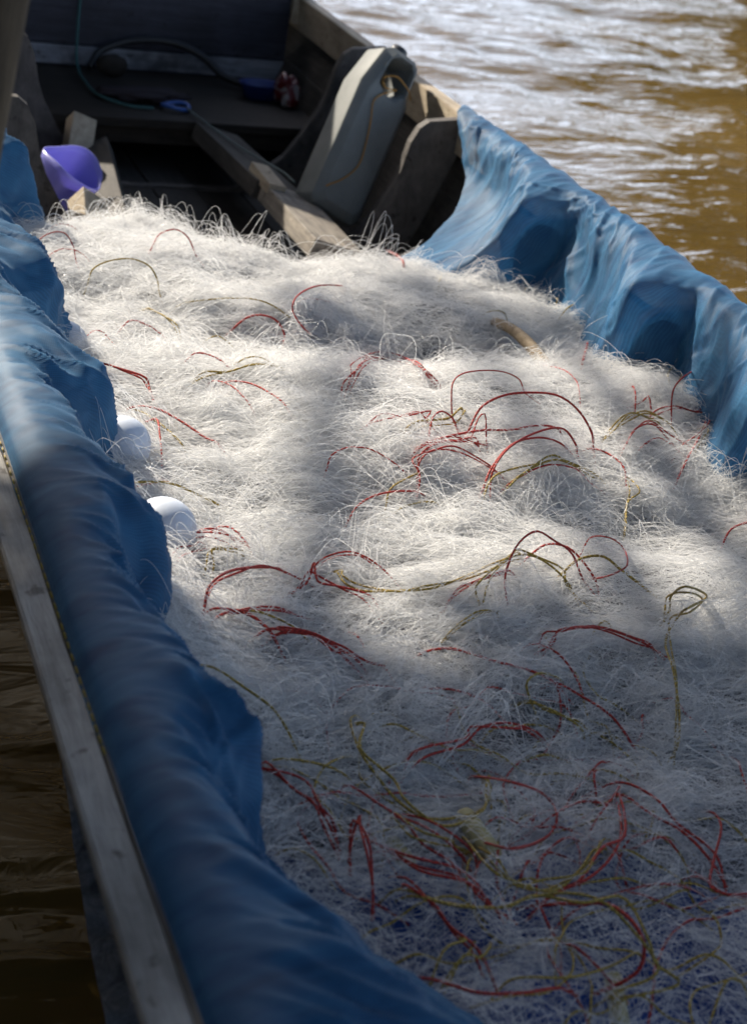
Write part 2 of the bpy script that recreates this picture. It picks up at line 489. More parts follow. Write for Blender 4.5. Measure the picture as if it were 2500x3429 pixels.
def rail(name, prof, y0, y1, mt, wob=.002, bend=None):
    """prof: polygon (x,z) swept along y, slightly uneven"""
    ny = 70; k = len(prof)
    V = []
    for i in range(ny):
        y = y0 + (y1-y0)*i/(ny-1)
        tp = max(0, y-5.2)**2*.09; up = max(0, y-5.0)**2*.03
        for j, (x, z) in enumerate(prof):
            s = 1 if x > 1 else -1
            V.append((x - s*tp + wob*float(vnoise(y*6+j*3.7, j, 2)), y, z + up + wob*float(vnoise(y*5+j*2.1, j+9, 3))))
    F = grid_faces(ny, k, 0, True)
    F.append(tuple(range(k-1, -1, -1))); F.append(tuple((ny-1)*k+i for i in range(k)))
    o = pydata(name, V, F, mt, boat)
    bm = bmesh.new(); bm.from_mesh(o.data)
    bmesh.ops.recalc_face_normals(bm, faces=bm.faces)
    es = [e for e in bm.edges if abs(e.verts[0].co.y - e.verts[1].co.y) > 1e-4]
    bmesh.ops.bevel(bm, geom=es, offset=.0025, segments=2, affect='EDGES')
    bm.to_mesh(o.data); bm.free()
    return o
rail('rub_rail', ((.303, .4065), (.302, .424), (.3385, .432), (.3385, .4065)), Y0, Y1, M['wood_grey'])
rail('gunwale_rail', ((.3405, .34), (.3405, .431), (.395, .436), (.395, .34)), Y0, Y1, M['wood_y'])
rail('rub_rail', ((1.822, .36), (1.822, .420), (1.852, .412), (1.852, .36)), Y0, Y1, M['wood_grey'])
rail('gunwale_rail', ((1.772, .34), (1.772, .440), (1.820, .436), (1.820, .34)), Y0, Y1, M['wood_pale'])

def rib(side, y, w=.165, hk=0.0):
    g = XL if side < 0 else XR
    s = -side
    top = .418 + hk
    # inner outline from the gunwale inwards and down, then back along the hull
    pr = [(.028, top), (w-.035, top-.012), (w-.012, top-.03), (w+.008, top-.07), (w+.022, top-.14), (w+.04, top-.19), (w+.085, top-.27),
          (w+.13, top-.335), (w+.26, .035), (.74, .03), (.74, -.02), (.26, -.02), (.175, 0.0), (.10, .16), (.026, .36)]
    bm = bmesh.new()
    t = .017
    fr = [bm.verts.new((g + s*a, y - t, z)) for a, z in pr]
    bk_ = [bm.verts.new((g + s*a, y + t, z)) for a, z in pr]
    bm.faces.new(fr); bm.faces.new(bk_[::-1])
    n = len(pr)
    for i in range(n): bm.faces.new((fr[i], bk_[i], bk_[(i+1) % n], fr[(i+1) % n]))
    bmesh.ops.recalc_face_normals(bm, faces=bm.faces)
    bmesh.ops.bevel(bm, geom=[e for e in bm.edges if abs(e.verts[0].co.y-e.verts[1].co.y) < 1e-5], offset=.003, segments=2, affect='EDGES')
    return from_bm('rib', bm, M['wood_rib'], boat)
RIBS_L = [(3.46, .20), (2.72, .17), (2.25, .165), (1.78, .15), (1.33, .145), (.88, .165), (.42, .165), (.0, .165)]
RIBS_R = [(3.28, .20), (2.72, .19), (2.26, .19), (1.80, .18), (1.32, .17), (.85, .17), (.35, .17)]
for y, w in RIBS_L: rib(-1, y, min(w, .185)-.02, -.012)
for y, w in RIBS_R: rib(1, y, w-.02, -.012)
rib(1, 4.0, .160, .012); rib(1, 4.62, .165, .050)
rib(-1, 4.0, .345, .005); rib(-1, 4.62, .44, .03)

# bottom boards, lengthwise
for i in range(9):
    x0 = .50 + i*.129
    board('floor_board', x0, x0+.125, Y0+.05, 5.38, .006 + .003*(i % 2), .024 + .003*(i % 2), M['bilge'], boat)
# near end board
board('stern_board', .42, 1.74, Y0, Y0+.03, -.1, .40, M['wood_x'], boat)

# fore deck: two cross boards, the front edge catches the light
board('deck_board', .50, 1.70, 4.80, 5.09, .142, .170, M['wood_deck'], boat, .004)
board('deck_board', .50, 1.70, 5.095, 5.40, .140, .168, M['wood_deck'], boat, .004)
board('deck_beam', .52, 1.66, 4.83, 4.87, .09, .141, M['wood_deck'], boat)
# bulkhead, and an unseen cuddy above it shaped to shade the deck
board('bulkhead_sill', .62, 1.76, 5.405, 5.425, .172, .232, M['bulk_white'], boat, .003)
for z0, z1, xa, xb in ((.236, .462, .70, 1.745), (.466, .70, .45, 1.32), (.704, .94, .45, 1.32), (.944, 1.20, .45, 1.32)):  # upper planks are unseen, sized for their shadow on the deck
    board('bulkhead_plank', xa, xb, 5.41, 5.435, z0, z1, M['bulk'], boat, .003)
board('bulkhead_plank', .5, 1.745, 5.43, 5.45, -.05, .236, M['bulk'], boat, .003)
board('corner_post', 1.748, 1.800, 5.395, 5.445, .36, .50, M['wood_pale'], boat, .004)
for z0, z1 in ((.478, .70), (.704, .94), (.944, 1.20)):
    board('shade_cuddy_plank', 1.312, 1.332, 5.45, 6.55, z0, z1, M['bulk'], boat)
    board('shade_cuddy_plank', .438, .458, 5.45, 6.55, z0, z1, M['bulk'], boat)
board('fore_hatch', .70, 1.745, 5.437, 6.6, .455, .475, M['bulk'], boat, .004)
board('shade_cuddy_roof', .40, 1.38, 5.36, 6.62, 1.202, 1.228, M['bulk'], boat, .004)

# stringers on the floor: long boards with sawn ends
def plank_between(name, a, b, w, t, mt, roll=0.0, parent=None):
    a = Vector(a); b = Vector(b)
    L = (b-a).length
    bm = bmesh.new(); box(bm, -w/2, w/2, 0, L, -t/2, t/2); bevel(bm, .004, 2)
    d = (b-a).normalized()
    rotm = d.to_track_quat('Y', 'Z').to_matrix().to_4x4() @ Matrix.Rotation(roll, 4, 'Y')
    bmesh.ops.transform(bm, matrix=Matrix.Translation(a) @ rotm, verts=bm.verts)
    return from_bm(name, bm, mt, parent or boat)
plank_between('stringer_board', (1.385, 3.70, .150), (1.385, 4.16, .150), .135, .05, M['wood_y'], .25)
plank_between('stringer_board', (1.372, 4.17, .150), (1.36, 4.79, .135), .135, .05, M['hull_in'], .25)  # far length in darker wood, standing for the shade on it
plank_between('stringer_board', (.865, 3.80, .10), (.95, 4.56, .13), .12, .05, M['hull_in'], -.5)
plank_between('floor_block', (.80, 3.72, .10), (.82, 3.92, .19), .075, .06, M['wood_pale'], .6)
plank_between('floor_block', (.905, 4.52, .13), (.93, 4.60, .21), .07, .05, M['wood_pale'], .5)
plank_between('cleat_block', (1.345, 4.10, .185), (1.345, 4.28, .19), .05, .03, M['wood_pale'], .2)
ROPES = [
('r',2.0,1,[(0.567,3.235,0.281),(0.601,3.243,0.312),(0.634,3.232,0.322),(0.65,3.207,0.303),(0.653,3.188,0.282)]),
('r',2.0,1,[(0.59,3.184,0.281),(0.622,3.206,0.295),(0.656,3.22,0.291),(0.681,3.223,0.275)]),
('r',2.0,1,[(0.63,3.379,0.276),(0.656,3.402,0.284),(0.694,3.422,0.271)]),
('r',2.0,1,[(0.819,3.267,0.276),(0.84,3.288,0.306),(0.874,3.296,0.317),(0.901,3.287,0.304),(0.916,3.265,0.273)]),
('r',2.2,2,[(1.528,3.993,0.035),(1.538,4.018,0.066),(1.618,4.145,0.039),(1.65,4.082,0.033),(1.401,3.329,0.254)]),
('r',2.0,1,[(1.208,3.157,0.254),(1.087,2.985,0.315),(1.007,2.868,0.336),(0.992,2.842,0.319),(1.031,2.889,0.269),(1.07,2.94,0.231)]),
('r',2.0,1,[(1.072,3.036,0.265),(1.105,3.053,0.264),(1.151,3.069,0.249)]),
('r',2.6,1,[(0.912,2.935,0.243),(0.94,2.946,0.261),(0.971,2.948,0.266),(0.998,2.94,0.258),(1.012,2.925,0.236),(1.008,2.914,0.222)]),
('r',2.0,4,[(1.013,2.534,0.302),(1.033,2.554,0.323),(1.201,2.881,0.206),(1.252,2.889,0.203),(1.163,2.599,0.305),(1.188,2.595,0.279)]),
('r',2.2,2,[(0.572,2.641,0.283),(0.599,2.626,0.295),(0.628,2.597,0.294),(0.651,2.576,0.29),(0.661,2.55,0.279)]),
('r',2.0,1,[(0.751,2.67,0.284),(0.767,2.672,0.298),(0.791,2.657,0.3),(0.814,2.633,0.292)]),
('r',2.0,1,[(0.774,2.569,0.29),(0.793,2.539,0.296),(0.805,2.508,0.293),(0.815,2.479,0.284)]),
('r',2.0,1,[(0.798,2.569,0.288),(0.827,2.534,0.301),(0.853,2.488,0.301),(0.868,2.456,0.295)]),
('r',2.0,1,[(0.599,2.82,0.258),(0.621,2.832,0.272),(0.637,2.833,0.271),(0.653,2.826,0.257)]),
('r',2.0,1,[(0.685,2.883,0.261),(0.702,2.888,0.273),(0.734,2.875,0.267),(0.757,2.86,0.254)]),
('r',2.4,1,[(0.618,2.489,0.276),(0.65,2.465,0.286),(0.685,2.423,0.281),(0.714,2.383,0.272),(0.731,2.362,0.27)]),
('r',2.0,1,[(0.635,2.445,0.271),(0.64,2.406,0.293),(0.636,2.367,0.288),(0.631,2.325,0.273)]),
('r',1.8,2,[(0.988,2.365,0.305),(1.036,2.371,0.314),(1.073,2.375,0.319),(1.091,2.362,0.3)]),
('r',1.6,1,[(1.14,2.382,0.299),(1.135,2.395,0.335),(1.141,2.412,0.36),(1.176,2.439,0.365),(1.261,2.491,0.346),(1.317,2.519,0.319),(1.334,2.519,0.293)]),
('r',1.6,1,[(1.475,2.748,0.25),(1.451,2.612,0.3),(1.448,2.549,0.304),(1.438,2.509,0.294)]),
('r',2.4,1,[(1.154,2.352,0.292),(1.181,2.374,0.328),(1.223,2.383,0.347),(1.272,2.382,0.353),(1.32,2.374,0.351),(1.354,2.356,0.332),(1.375,2.331,0.301),(1.375,2.315,0.279)]),
('r',2.0,1,[(1.07,2.317,0.301),(1.081,2.337,0.328),(1.102,2.351,0.332),(1.127,2.356,0.315),(1.137,2.35,0.293)]),
('r',2.0,1,[(1.153,2.33,0.294),(1.168,2.348,0.323),(1.179,2.349,0.327),(1.177,2.324,0.293)]),
('r',2.2,1,[(1.04,2.28,0.302),(1.091,2.303,0.307),(1.168,2.332,0.306),(1.237,2.354,0.297),(1.289,2.373,0.296),(1.34,2.386,0.284)]),
('r',2.0,3,[(1.033,2.257,0.294),(1.066,2.279,0.307),(1.113,2.296,0.303),(1.152,2.306,0.293)]),
('r',2.0,2,[(1.018,2.219,0.277),(1.023,2.233,0.297),(1.045,2.244,0.312),(1.085,2.247,0.31),(1.125,2.242,0.296),(1.157,2.234,0.279)]),
('r',2.0,1,[(0.877,2.251,0.278),(0.886,2.263,0.296),(0.912,2.267,0.307),(0.944,2.262,0.308),(0.972,2.25,0.298),(0.996,2.236,0.284)]),
('r',2.2,1,[(1.134,2.19,0.265),(1.14,2.208,0.292),(1.177,2.241,0.316),(1.24,2.279,0.326),(1.306,2.311,0.319),(1.338,2.312,0.289),(1.34,2.305,0.275)]),
('r',2.2,1,[(1.118,2.187,0.267),(1.142,2.216,0.296),(1.189,2.253,0.318),(1.248,2.282,0.316),(1.296,2.299,0.3),(1.329,2.304,0.276)]),
('r',2.0,1,[(1.368,2.316,0.279),(1.387,2.286,0.284),(1.401,2.25,0.276),(1.399,2.226,0.254)]),
('r',1.8,1,[(1.161,2.2,0.264),(1.197,2.215,0.28),(1.249,2.229,0.292),(1.301,2.23,0.283),(1.326,2.22,0.263)]),
('r',2.0,1,[(0.868,2.112,0.256),(0.886,2.13,0.273),(0.921,2.151,0.281),(0.97,2.171,0.278),(1.015,2.185,0.266)]),
('r',2.0,1,[(1.585,2.426,0.282),(1.593,2.455,0.327),(1.626,2.48,0.345),(1.829,2.736,0.25),(1.703,2.502,0.316),(1.7,2.473,0.265)]),
('r',2.0,2,[(1.554,2.438,0.281),(1.615,2.465,0.288),(1.671,2.466,0.279),(1.734,2.536,0.273)]),
('r',2.0,2,[(1.45,2.337,0.276),(1.471,2.354,0.298),(1.509,2.362,0.303),(1.541,2.35,0.278)]),
('r',2.0,1,[(1.482,2.332,0.278),(1.511,2.341,0.287),(1.538,2.336,0.276)]),
('r',2.0,1,[(1.558,2.336,0.271),(1.612,2.376,0.276),(1.655,2.414,0.28),(1.707,2.486,0.268)]),
('r',2.4,1,[(1.511,2.25,0.253),(1.551,2.295,0.271),(1.614,2.37,0.274),(1.687,2.467,0.268)]),
('r',2.0,1,[(1.563,2.543,0.297),(1.541,2.491,0.302),(1.53,2.463,0.283)]),
('r',2.0,1,[(1.556,2.49,0.289),(1.565,2.486,0.302),(1.564,2.467,0.286)]),
('r',3.6,1,[(1.692,2.975,0.248),(1.659,2.908,0.245),(1.55,2.72,0.272)]),
('r',2.2,3,[(0.574,2.008,0.288),(0.601,2.017,0.289),(0.636,2.025,0.284),(0.668,2.026,0.268)]),
('r',1.8,1,[(0.638,2.065,0.266),(0.653,2.064,0.28),(0.67,2.052,0.284),(0.684,2.029,0.276),(0.689,2.017,0.268)]),
('r',1.8,2,[(0.57,1.953,0.293),(0.599,1.979,0.289),(0.633,2.007,0.276)]),
('r',2.2,1,[(0.568,1.81,0.297),(0.576,1.827,0.32),(0.609,1.862,0.321),(0.661,1.908,0.301),(0.717,1.954,0.27)]),
('r',2.2,1,[(0.581,1.845,0.292),(0.595,1.861,0.306),(0.628,1.881,0.308),(0.673,1.905,0.305),(0.734,1.923,0.272)]),
('r',2.0,2,[(0.733,1.911,0.272),(0.743,1.918,0.286),(0.76,1.905,0.282),(0.788,1.885,0.273),(0.808,1.867,0.269)]),
('r',2.0,1,[(0.765,1.96,0.268),(0.786,1.966,0.282),(0.818,1.965,0.289),(0.843,1.955,0.283),(0.867,1.939,0.269)]),
('r',1.8,1,[(0.772,1.96,0.268),(0.798,1.97,0.278),(0.837,1.976,0.276),(0.865,1.97,0.259)]),
('r',2.0,2,[(0.587,1.81,0.286),(0.621,1.824,0.286),(0.663,1.838,0.281),(0.691,1.843,0.271)]),
('r',3.0,1,[(0.605,1.827,0.28),(0.628,1.813,0.286),(0.644,1.793,0.281),(0.653,1.779,0.274)]),
('r',2.4,3,[(0.659,1.779,0.274),(0.687,1.773,0.279),(0.715,1.76,0.275),(0.736,1.746,0.267),(0.755,1.733,0.259)]),
('r',2.0,1,[(1.007,1.836,0.282),(1.007,1.852,0.309),(1.03,1.878,0.34),(1.064,1.895,0.352),(1.096,1.896,0.336),(1.128,1.893,0.315),(1.146,1.878,0.281)]),
('r',2.0,1,[(1.084,1.941,0.282),(1.109,1.941,0.304),(1.131,1.929,0.309),(1.147,1.912,0.303),(1.165,1.878,0.281)]),
('r',1.8,1,[(1.196,1.982,0.263),(1.192,1.961,0.302),(1.169,1.875,0.35),(1.279,2.006,0.261),(1.132,1.753,0.374),(1.145,1.802,0.332),(1.165,1.878,0.281)]),
('r',2.0,2,[(0.934,1.85,0.277),(0.986,1.878,0.286),(1.036,1.896,0.283)]),
('r',2.4,1,[(0.859,1.742,0.261),(0.888,1.727,0.271),(0.925,1.691,0.274),(0.968,1.669,0.271),(0.998,1.648,0.263)]),
('r',2.0,2,[(1.02,1.717,0.278),(1.034,1.725,0.291),(1.066,1.725,0.298),(1.104,1.716,0.293),(1.141,1.701,0.282),(1.166,1.694,0.276)]),
('r',2.0,1,[(0.994,1.719,0.278),(1.014,1.692,0.283),(1.025,1.667,0.276),(1.031,1.64,0.263)]),
('r',2.0,1,[(0.998,1.648,0.263),(1.023,1.616,0.261),(1.047,1.582,0.255),(1.059,1.556,0.244)]),
('r',1.8,2,[(0.582,1.521,0.249),(0.601,1.491,0.244),(0.62,1.461,0.24),(0.628,1.439,0.23)]),
('r',2.0,2,[(0.642,1.405,0.223),(0.648,1.425,0.244),(0.652,1.407,0.251),(0.652,1.375,0.246),(0.647,1.34,0.221)]),
('r',2.0,1,[(0.831,1.506,0.231),(0.806,1.367,0.325),(0.902,1.45,0.237),(0.901,1.414,0.235),(0.878,1.387,0.229),(0.785,1.301,0.288),(0.802,1.402,0.217)]),
('r',2.0,1,[(0.775,1.535,0.242),(0.833,1.549,0.248),(0.86,1.563,0.261),(0.9,1.57,0.26),(0.94,1.568,0.245)]),
('r',2.0,2,[(0.715,1.444,0.229),(0.741,1.408,0.234),(0.765,1.38,0.222)]),
('r',2.0,2,[(0.687,1.392,0.222),(0.706,1.357,0.228),(0.746,1.343,0.222),(0.769,1.318,0.214)]),
('r',2.2,2,[(0.852,1.306,0.213),(0.896,1.315,0.222),(0.934,1.337,0.229),(0.959,1.363,0.239),(0.986,1.424,0.236)]),
('r',2.8,1,[(0.836,1.294,0.21),(0.859,1.26,0.237),(0.875,1.234,0.255),(0.886,1.202,0.258),(0.889,1.176,0.25),(0.884,1.163,0.231),(0.873,1.166,0.211)]),
('r',2.0,1,[(0.998,1.438,0.238),(1.014,1.396,0.24),(1.039,1.36,0.238),(1.056,1.323,0.227)]),
('r',2.0,1,[(1.099,1.391,0.236),(1.092,1.361,0.239),(1.059,1.316,0.231),(1.036,1.28,0.223),(1.049,1.263,0.223),(1.076,1.26,0.222)]),
('r',2.0,2,[(0.691,1.344,0.222),(0.707,1.295,0.216),(0.716,1.264,0.21),(0.726,1.236,0.208)]),
('r',2.2,1,[(0.664,1.2,0.213),(0.698,1.16,0.226),(0.745,1.152,0.226),(0.788,1.158,0.22)]),
('r',2.2,1,[(1.501,2.067,0.218),(1.527,2.092,0.237),(1.565,2.113,0.237),(1.589,2.124,0.233)]),
('r',2.0,1,[(0.941,1.395,0.236),(0.983,1.432,0.243),(1,1.45,0.242)]),
('r',2.0,1,[(0.671,1.5,0.237),(0.694,1.465,0.236),(0.714,1.426,0.236),(0.725,1.392,0.229),(0.753,1.364,0.22)]),
('o',2.3,1,[(0.664,3.107,0.265),(0.674,3.122,0.287),(0.705,3.126,0.303),(0.748,3.12,0.311),(0.781,3.104,0.302),(0.794,3.085,0.281),(0.795,3.073,0.267)]),
('o',2.3,1,[(0.822,3.01,0.259),(0.879,3.01,0.272),(0.95,3.006,0.278),(0.993,2.996,0.273),(1.032,2.977,0.254)]),
('o',2.0,2,[(0.755,3.005,0.25),(0.772,2.964,0.259),(0.784,2.919,0.259),(0.79,2.892,0.25)]),
('o',2.0,1,[(0.845,2.866,0.248),(0.863,2.869,0.253),(0.884,2.861,0.242)]),
('o',2.0,2,[(0.751,2.574,0.291),(0.803,2.592,0.297),(0.857,2.613,0.302),(0.9,2.619,0.296)]),
('o',1.8,1,[(0.832,2.638,0.294),(0.864,2.643,0.305),(0.895,2.633,0.297)]),
('o',2.0,1,[(1.449,3.225,0.254),(1.786,3.989,0.026),(1.815,4.077,0.034),(1.814,4.097,0.04),(1.796,4.059,0.027)]),
('o',2.0,1,[(1.458,3.24,0.251),(1.8,4.015,0.03),(1.832,4.102,0.033)]),
('o',2.3,1,[(1.694,3.14,0.251),(2.067,3.859,0.032),(2.12,3.928,0.027),(2.151,3.908,0.029),(1.746,3.097,0.274),(1.751,3.073,0.257)]),
('o',2.0,1,[(1.645,3.02,0.249),(1.683,3.053,0.263),(1.763,3.102,0.257)]),
('o',2.0,1,[(1.647,3.204,0.246),(2.064,3.923,0.027),(2.127,3.976,0.022),(2.105,3.919,0.02)]),
('o',1.8,1,[(1.478,3.023,0.255),(1.506,3.007,0.262),(1.511,2.987,0.245)]),
('o',2.0,2,[(1.691,2.593,0.295),(1.809,2.751,0.253),(1.843,2.772,0.244)]),
('o',2.0,2,[(1.432,2.376,0.28),(1.466,2.398,0.3),(1.498,2.41,0.303),(1.55,2.412,0.28)]),
('o',2.0,1,[(1.447,2.387,0.278),(1.487,2.402,0.293),(1.527,2.413,0.301),(1.575,2.405,0.279)]),
('o',2.0,1,[(1.484,2.425,0.278),(1.525,2.426,0.3),(1.562,2.403,0.289),(1.575,2.386,0.274)]),
('o',2.0,1,[(1.605,2.353,0.267),(1.643,2.39,0.278),(1.644,2.411,0.275)]),
('o',2.2,1,[(1.113,2.167,0.261),(1.124,2.183,0.281),(1.149,2.202,0.291),(1.233,2.243,0.286),(1.297,2.268,0.269)]),
('o',2.4,2,[(1.16,2.194,0.262),(1.206,2.219,0.286),(1.26,2.237,0.297),(1.296,2.239,0.287),(1.341,2.234,0.264)]),
('o',2.0,2,[(1.405,2.241,0.259),(1.39,2.197,0.258),(1.37,2.164,0.242),(1.352,2.126,0.228)]),
('o',2.0,1,[(0.946,2.158,0.258),(0.956,2.176,0.279),(0.997,2.207,0.283),(1.029,2.229,0.28)]),
('o',1.8,1,[(0.964,2.147,0.259),(0.998,2.16,0.263),(1.032,2.167,0.259)]),
('o',2.2,2,[(1.058,2.341,0.306),(1.136,2.37,0.302),(1.161,2.395,0.308),(1.174,2.417,0.304)]),
('o',2.2,1,[(0.528,2.135,0.312),(0.565,2.153,0.309),(0.61,2.169,0.297),(0.656,2.179,0.272),(0.687,2.185,0.253)]),
('o',2.2,1,[(0.625,2.483,0.274),(0.65,2.431,0.275),(0.674,2.371,0.266)]),
('r',2.2,1,[(0.528,2.118,0.31),(0.569,2.168,0.297),(0.618,2.225,0.272)]),
('o',2.0,2,[(0.609,1.955,0.28),(0.614,1.965,0.296),(0.636,1.978,0.291),(0.675,1.992,0.271)]),
('o',2.2,2,[(0.794,1.944,0.269),(0.795,1.905,0.272),(0.816,1.887,0.27),(0.861,1.869,0.279),(0.907,1.867,0.282),(0.962,1.886,0.287),(1.015,1.905,0.297),(1.055,1.904,0.31),(1.08,1.895,0.307),(1.104,1.878,0.294),(1.118,1.863,0.28)]),
('o',2.0,2,[(0.97,1.83,0.28),(0.981,1.848,0.298),(1.011,1.882,0.303),(1.077,1.941,0.282)]),
('o',2.4,1,[(1.121,1.894,0.284),(1.149,1.901,0.302),(1.182,1.896,0.307),(1.206,1.879,0.293),(1.234,1.859,0.277)]),
('o',2.0,1,[(0.609,1.821,0.278),(0.633,1.821,0.286),(0.661,1.811,0.282),(0.689,1.796,0.272)]),
('o',2.2,1,[(0.514,1.663,0.308),(0.539,1.654,0.31),(0.573,1.627,0.296),(0.602,1.603,0.281),(0.617,1.581,0.262),(0.621,1.571,0.253)]),
('o',2.0,1,[(0.954,1.628,0.259),(0.951,1.635,0.275),(0.975,1.648,0.279),(1.006,1.653,0.266)]),
('o',2.0,2,[(1.225,1.774,0.279),(1.231,1.788,0.3),(1.173,1.656,0.385),(1.301,1.803,0.283),(1.161,1.629,0.372),(1.21,1.738,0.294),(1.188,1.688,0.283),(1.154,1.61,0.284),(1.132,1.56,0.263),(1.114,1.518,0.238)]),
('o',1.8,2,[(0.912,1.775,0.273),(0.944,1.789,0.283),(0.976,1.804,0.28)]),
('o',2.2,2,[(0.717,1.618,0.252),(0.704,1.604,0.255),(0.698,1.549,0.251),(0.708,1.507,0.241),(0.719,1.47,0.235),(0.74,1.434,0.234),(0.78,1.434,0.229),(0.819,1.445,0.23),(0.843,1.48,0.235),(0.841,1.503,0.232)]),
('o',2.0,1,[(0.587,1.54,0.252),(0.63,1.533,0.251),(0.667,1.522,0.241)]),
('o',2.0,2,[(0.708,1.44,0.23),(0.712,1.404,0.234),(0.741,1.391,0.229),(0.773,1.388,0.221)]),
('o',2.0,2,[(0.798,1.397,0.217),(0.791,1.349,0.23),(0.812,1.317,0.221),(0.842,1.308,0.219),(0.889,1.326,0.224),(0.935,1.355,0.229)]),
('o',2.0,1,[(0.677,1.334,0.219),(0.717,1.3,0.223),(0.765,1.268,0.237),(0.79,1.26,0.253),(0.827,1.242,0.27),(0.857,1.217,0.274),(0.88,1.181,0.259),(0.895,1.15,0.241),(0.886,1.146,0.228),(0.862,1.153,0.212)]),
('o',2.0,1,[(0.574,1.409,0.228),(0.584,1.391,0.234),(0.596,1.381,0.228)]),
('o',2.0,2,[(0.693,1.211,0.217),(0.716,1.227,0.218),(0.733,1.252,0.206)]),
('o',1.8,1,[(0.953,1.618,0.258),(0.964,1.596,0.257),(1.009,1.58,0.245)]),
('o',1.8,1,[(0.743,1.175,0.224),(0.802,1.165,0.226),(0.858,1.179,0.22),(0.904,1.204,0.21)]),
]
# ------------------------------------------------------------------ gill net
def net_edge(x):
    return np.interp(x, [.4, .62, .86, 1.05, 1.16, 1.45, 1.6, 1.8], [3.4, 3.47, 3.60, 3.44, 3.36, 3.38, 3.28, 3.2])
def net_h(x, y):
    z = .268 + .030*fbm(x*2.8, y*3.4, 1, 3) + .016*fbm(x*7+3, y*11, 2, 3)
    z = z + .045*gauss(x, y, 1.22, 2.47, .34, .20) + .035*gauss(x, y, 1.62, 2.62, .16, .20)
    z = z - .085*gauss(x, y, 1.22, 2.86, .32, .13) - .03*gauss(x, y, 1.05, 2.10, .5, .10)
    z = z + .02*gauss(x, y, .95, 2.35, .25, .2) - .03*gauss(x, y, 1.5, 2.12, .2, .1)
    z = z - .07*(1-sstep(.95, 1.75, y))
    z = z + .055*np.exp(-((x-.47)/.11)**2)*sstep(1.45, 1.75, y)*(1-sstep(2.45, 2.75, y))
    z = z - .25*sstep(-.06, .26, y-net_edge(x))
    return z
net = empty('fishing_net', (1.1, 2.2, .25))
tag(net, 'heaped white monofilament gill net with red and olive ropes filling the boat', 'fishing net')

m, nt = mat('matted_net_core')
v = mapping(nt)
c1 = ramp(nt, noise(nt, 26, 6, .7, v, 1.2), ((.32, (.07, .072, .08)), (.7, (.34, .34, .35))))  # dark grey put in for the shade in gaps between filaments
out(nt, principled(nt, c1, .8, .1, bump(nt, noise(nt, 90, 4, .7, v, 1.0), .8, .01)))
M['net_core'] = m
m, nt = mat('clear_monofilament')
hi = nt.nodes.new('ShaderNodeHairInfo')
fc = ramp(nt, hi.outputs['Random'], ((0, (.60, .605, .615)), (.5, (.82, .82, .82)), (1, (.94, .935, .92))))
p_ = principled(nt, fc, .22, .8)
tr = N(nt, 'ShaderNodeBsdfTranslucent'); nt.links.new(fc, tr.inputs[0])
mx = N(nt, 'ShaderNodeMixShader', Fac=.46); nt.links.new(p_, mx.inputs[1]); nt.links.new(tr.outputs[0], mx.inputs[2])
out(nt, mx.outputs[0]); M['filament'] = m

def build_core():
    xs = np.linspace(.36, 1.80, 190); ys = np.linspace(.2, 3.95, 460)
    X, Y = np.meshgrid(xs, ys, indexing='ij')
    Z = net_h(X, Y) - .016 + .014*fbm(X*13, Y*26, 3, 3)
    Z -= .10*(1 - sstep(1.3, 1.95, Y + .12*fbm(X*5, Y*5, 6, 2)))     # the heap thins out over the blue sheet at this end
    Z = np.maximum(Z, .03)
    V = np.stack([X, Y, Z], -1).reshape(-1, 3)
    pydata('net_heap', V, grid_faces(len(xs), len(ys)), M['net_core'], net, True)
build_core()

def curves_object(name, pts, rad, mt, parent):
    """pts (n,k,3); rad (n,k) or scalar -> one hair-curves object"""
    n, k, _ = pts.shape
    cd = bpy.data.hair_curves.new(name)
    cd.add_curves([k]*n)
    cd.attributes['position'].data.foreach_set('vector', pts.reshape(-1).astype(np.float32))
    ra = cd.attributes.get('radius') or cd.attributes.new('radius', 'FLOAT', 'POINT')
    r = np.full(n*k, rad, np.float32) if np.isscalar(rad) else rad.reshape(-1).astype(np.float32)
    ra.data.foreach_set('value', r)
    cd.materials.append(mt)
    o = bpy.data.objects.new(name, cd); COL.objects.link(o)
    if parent is not None:
        o.parent = parent; o.matrix_parent_inverse = Matrix.Translation(-Vector(parent.location))
    return o

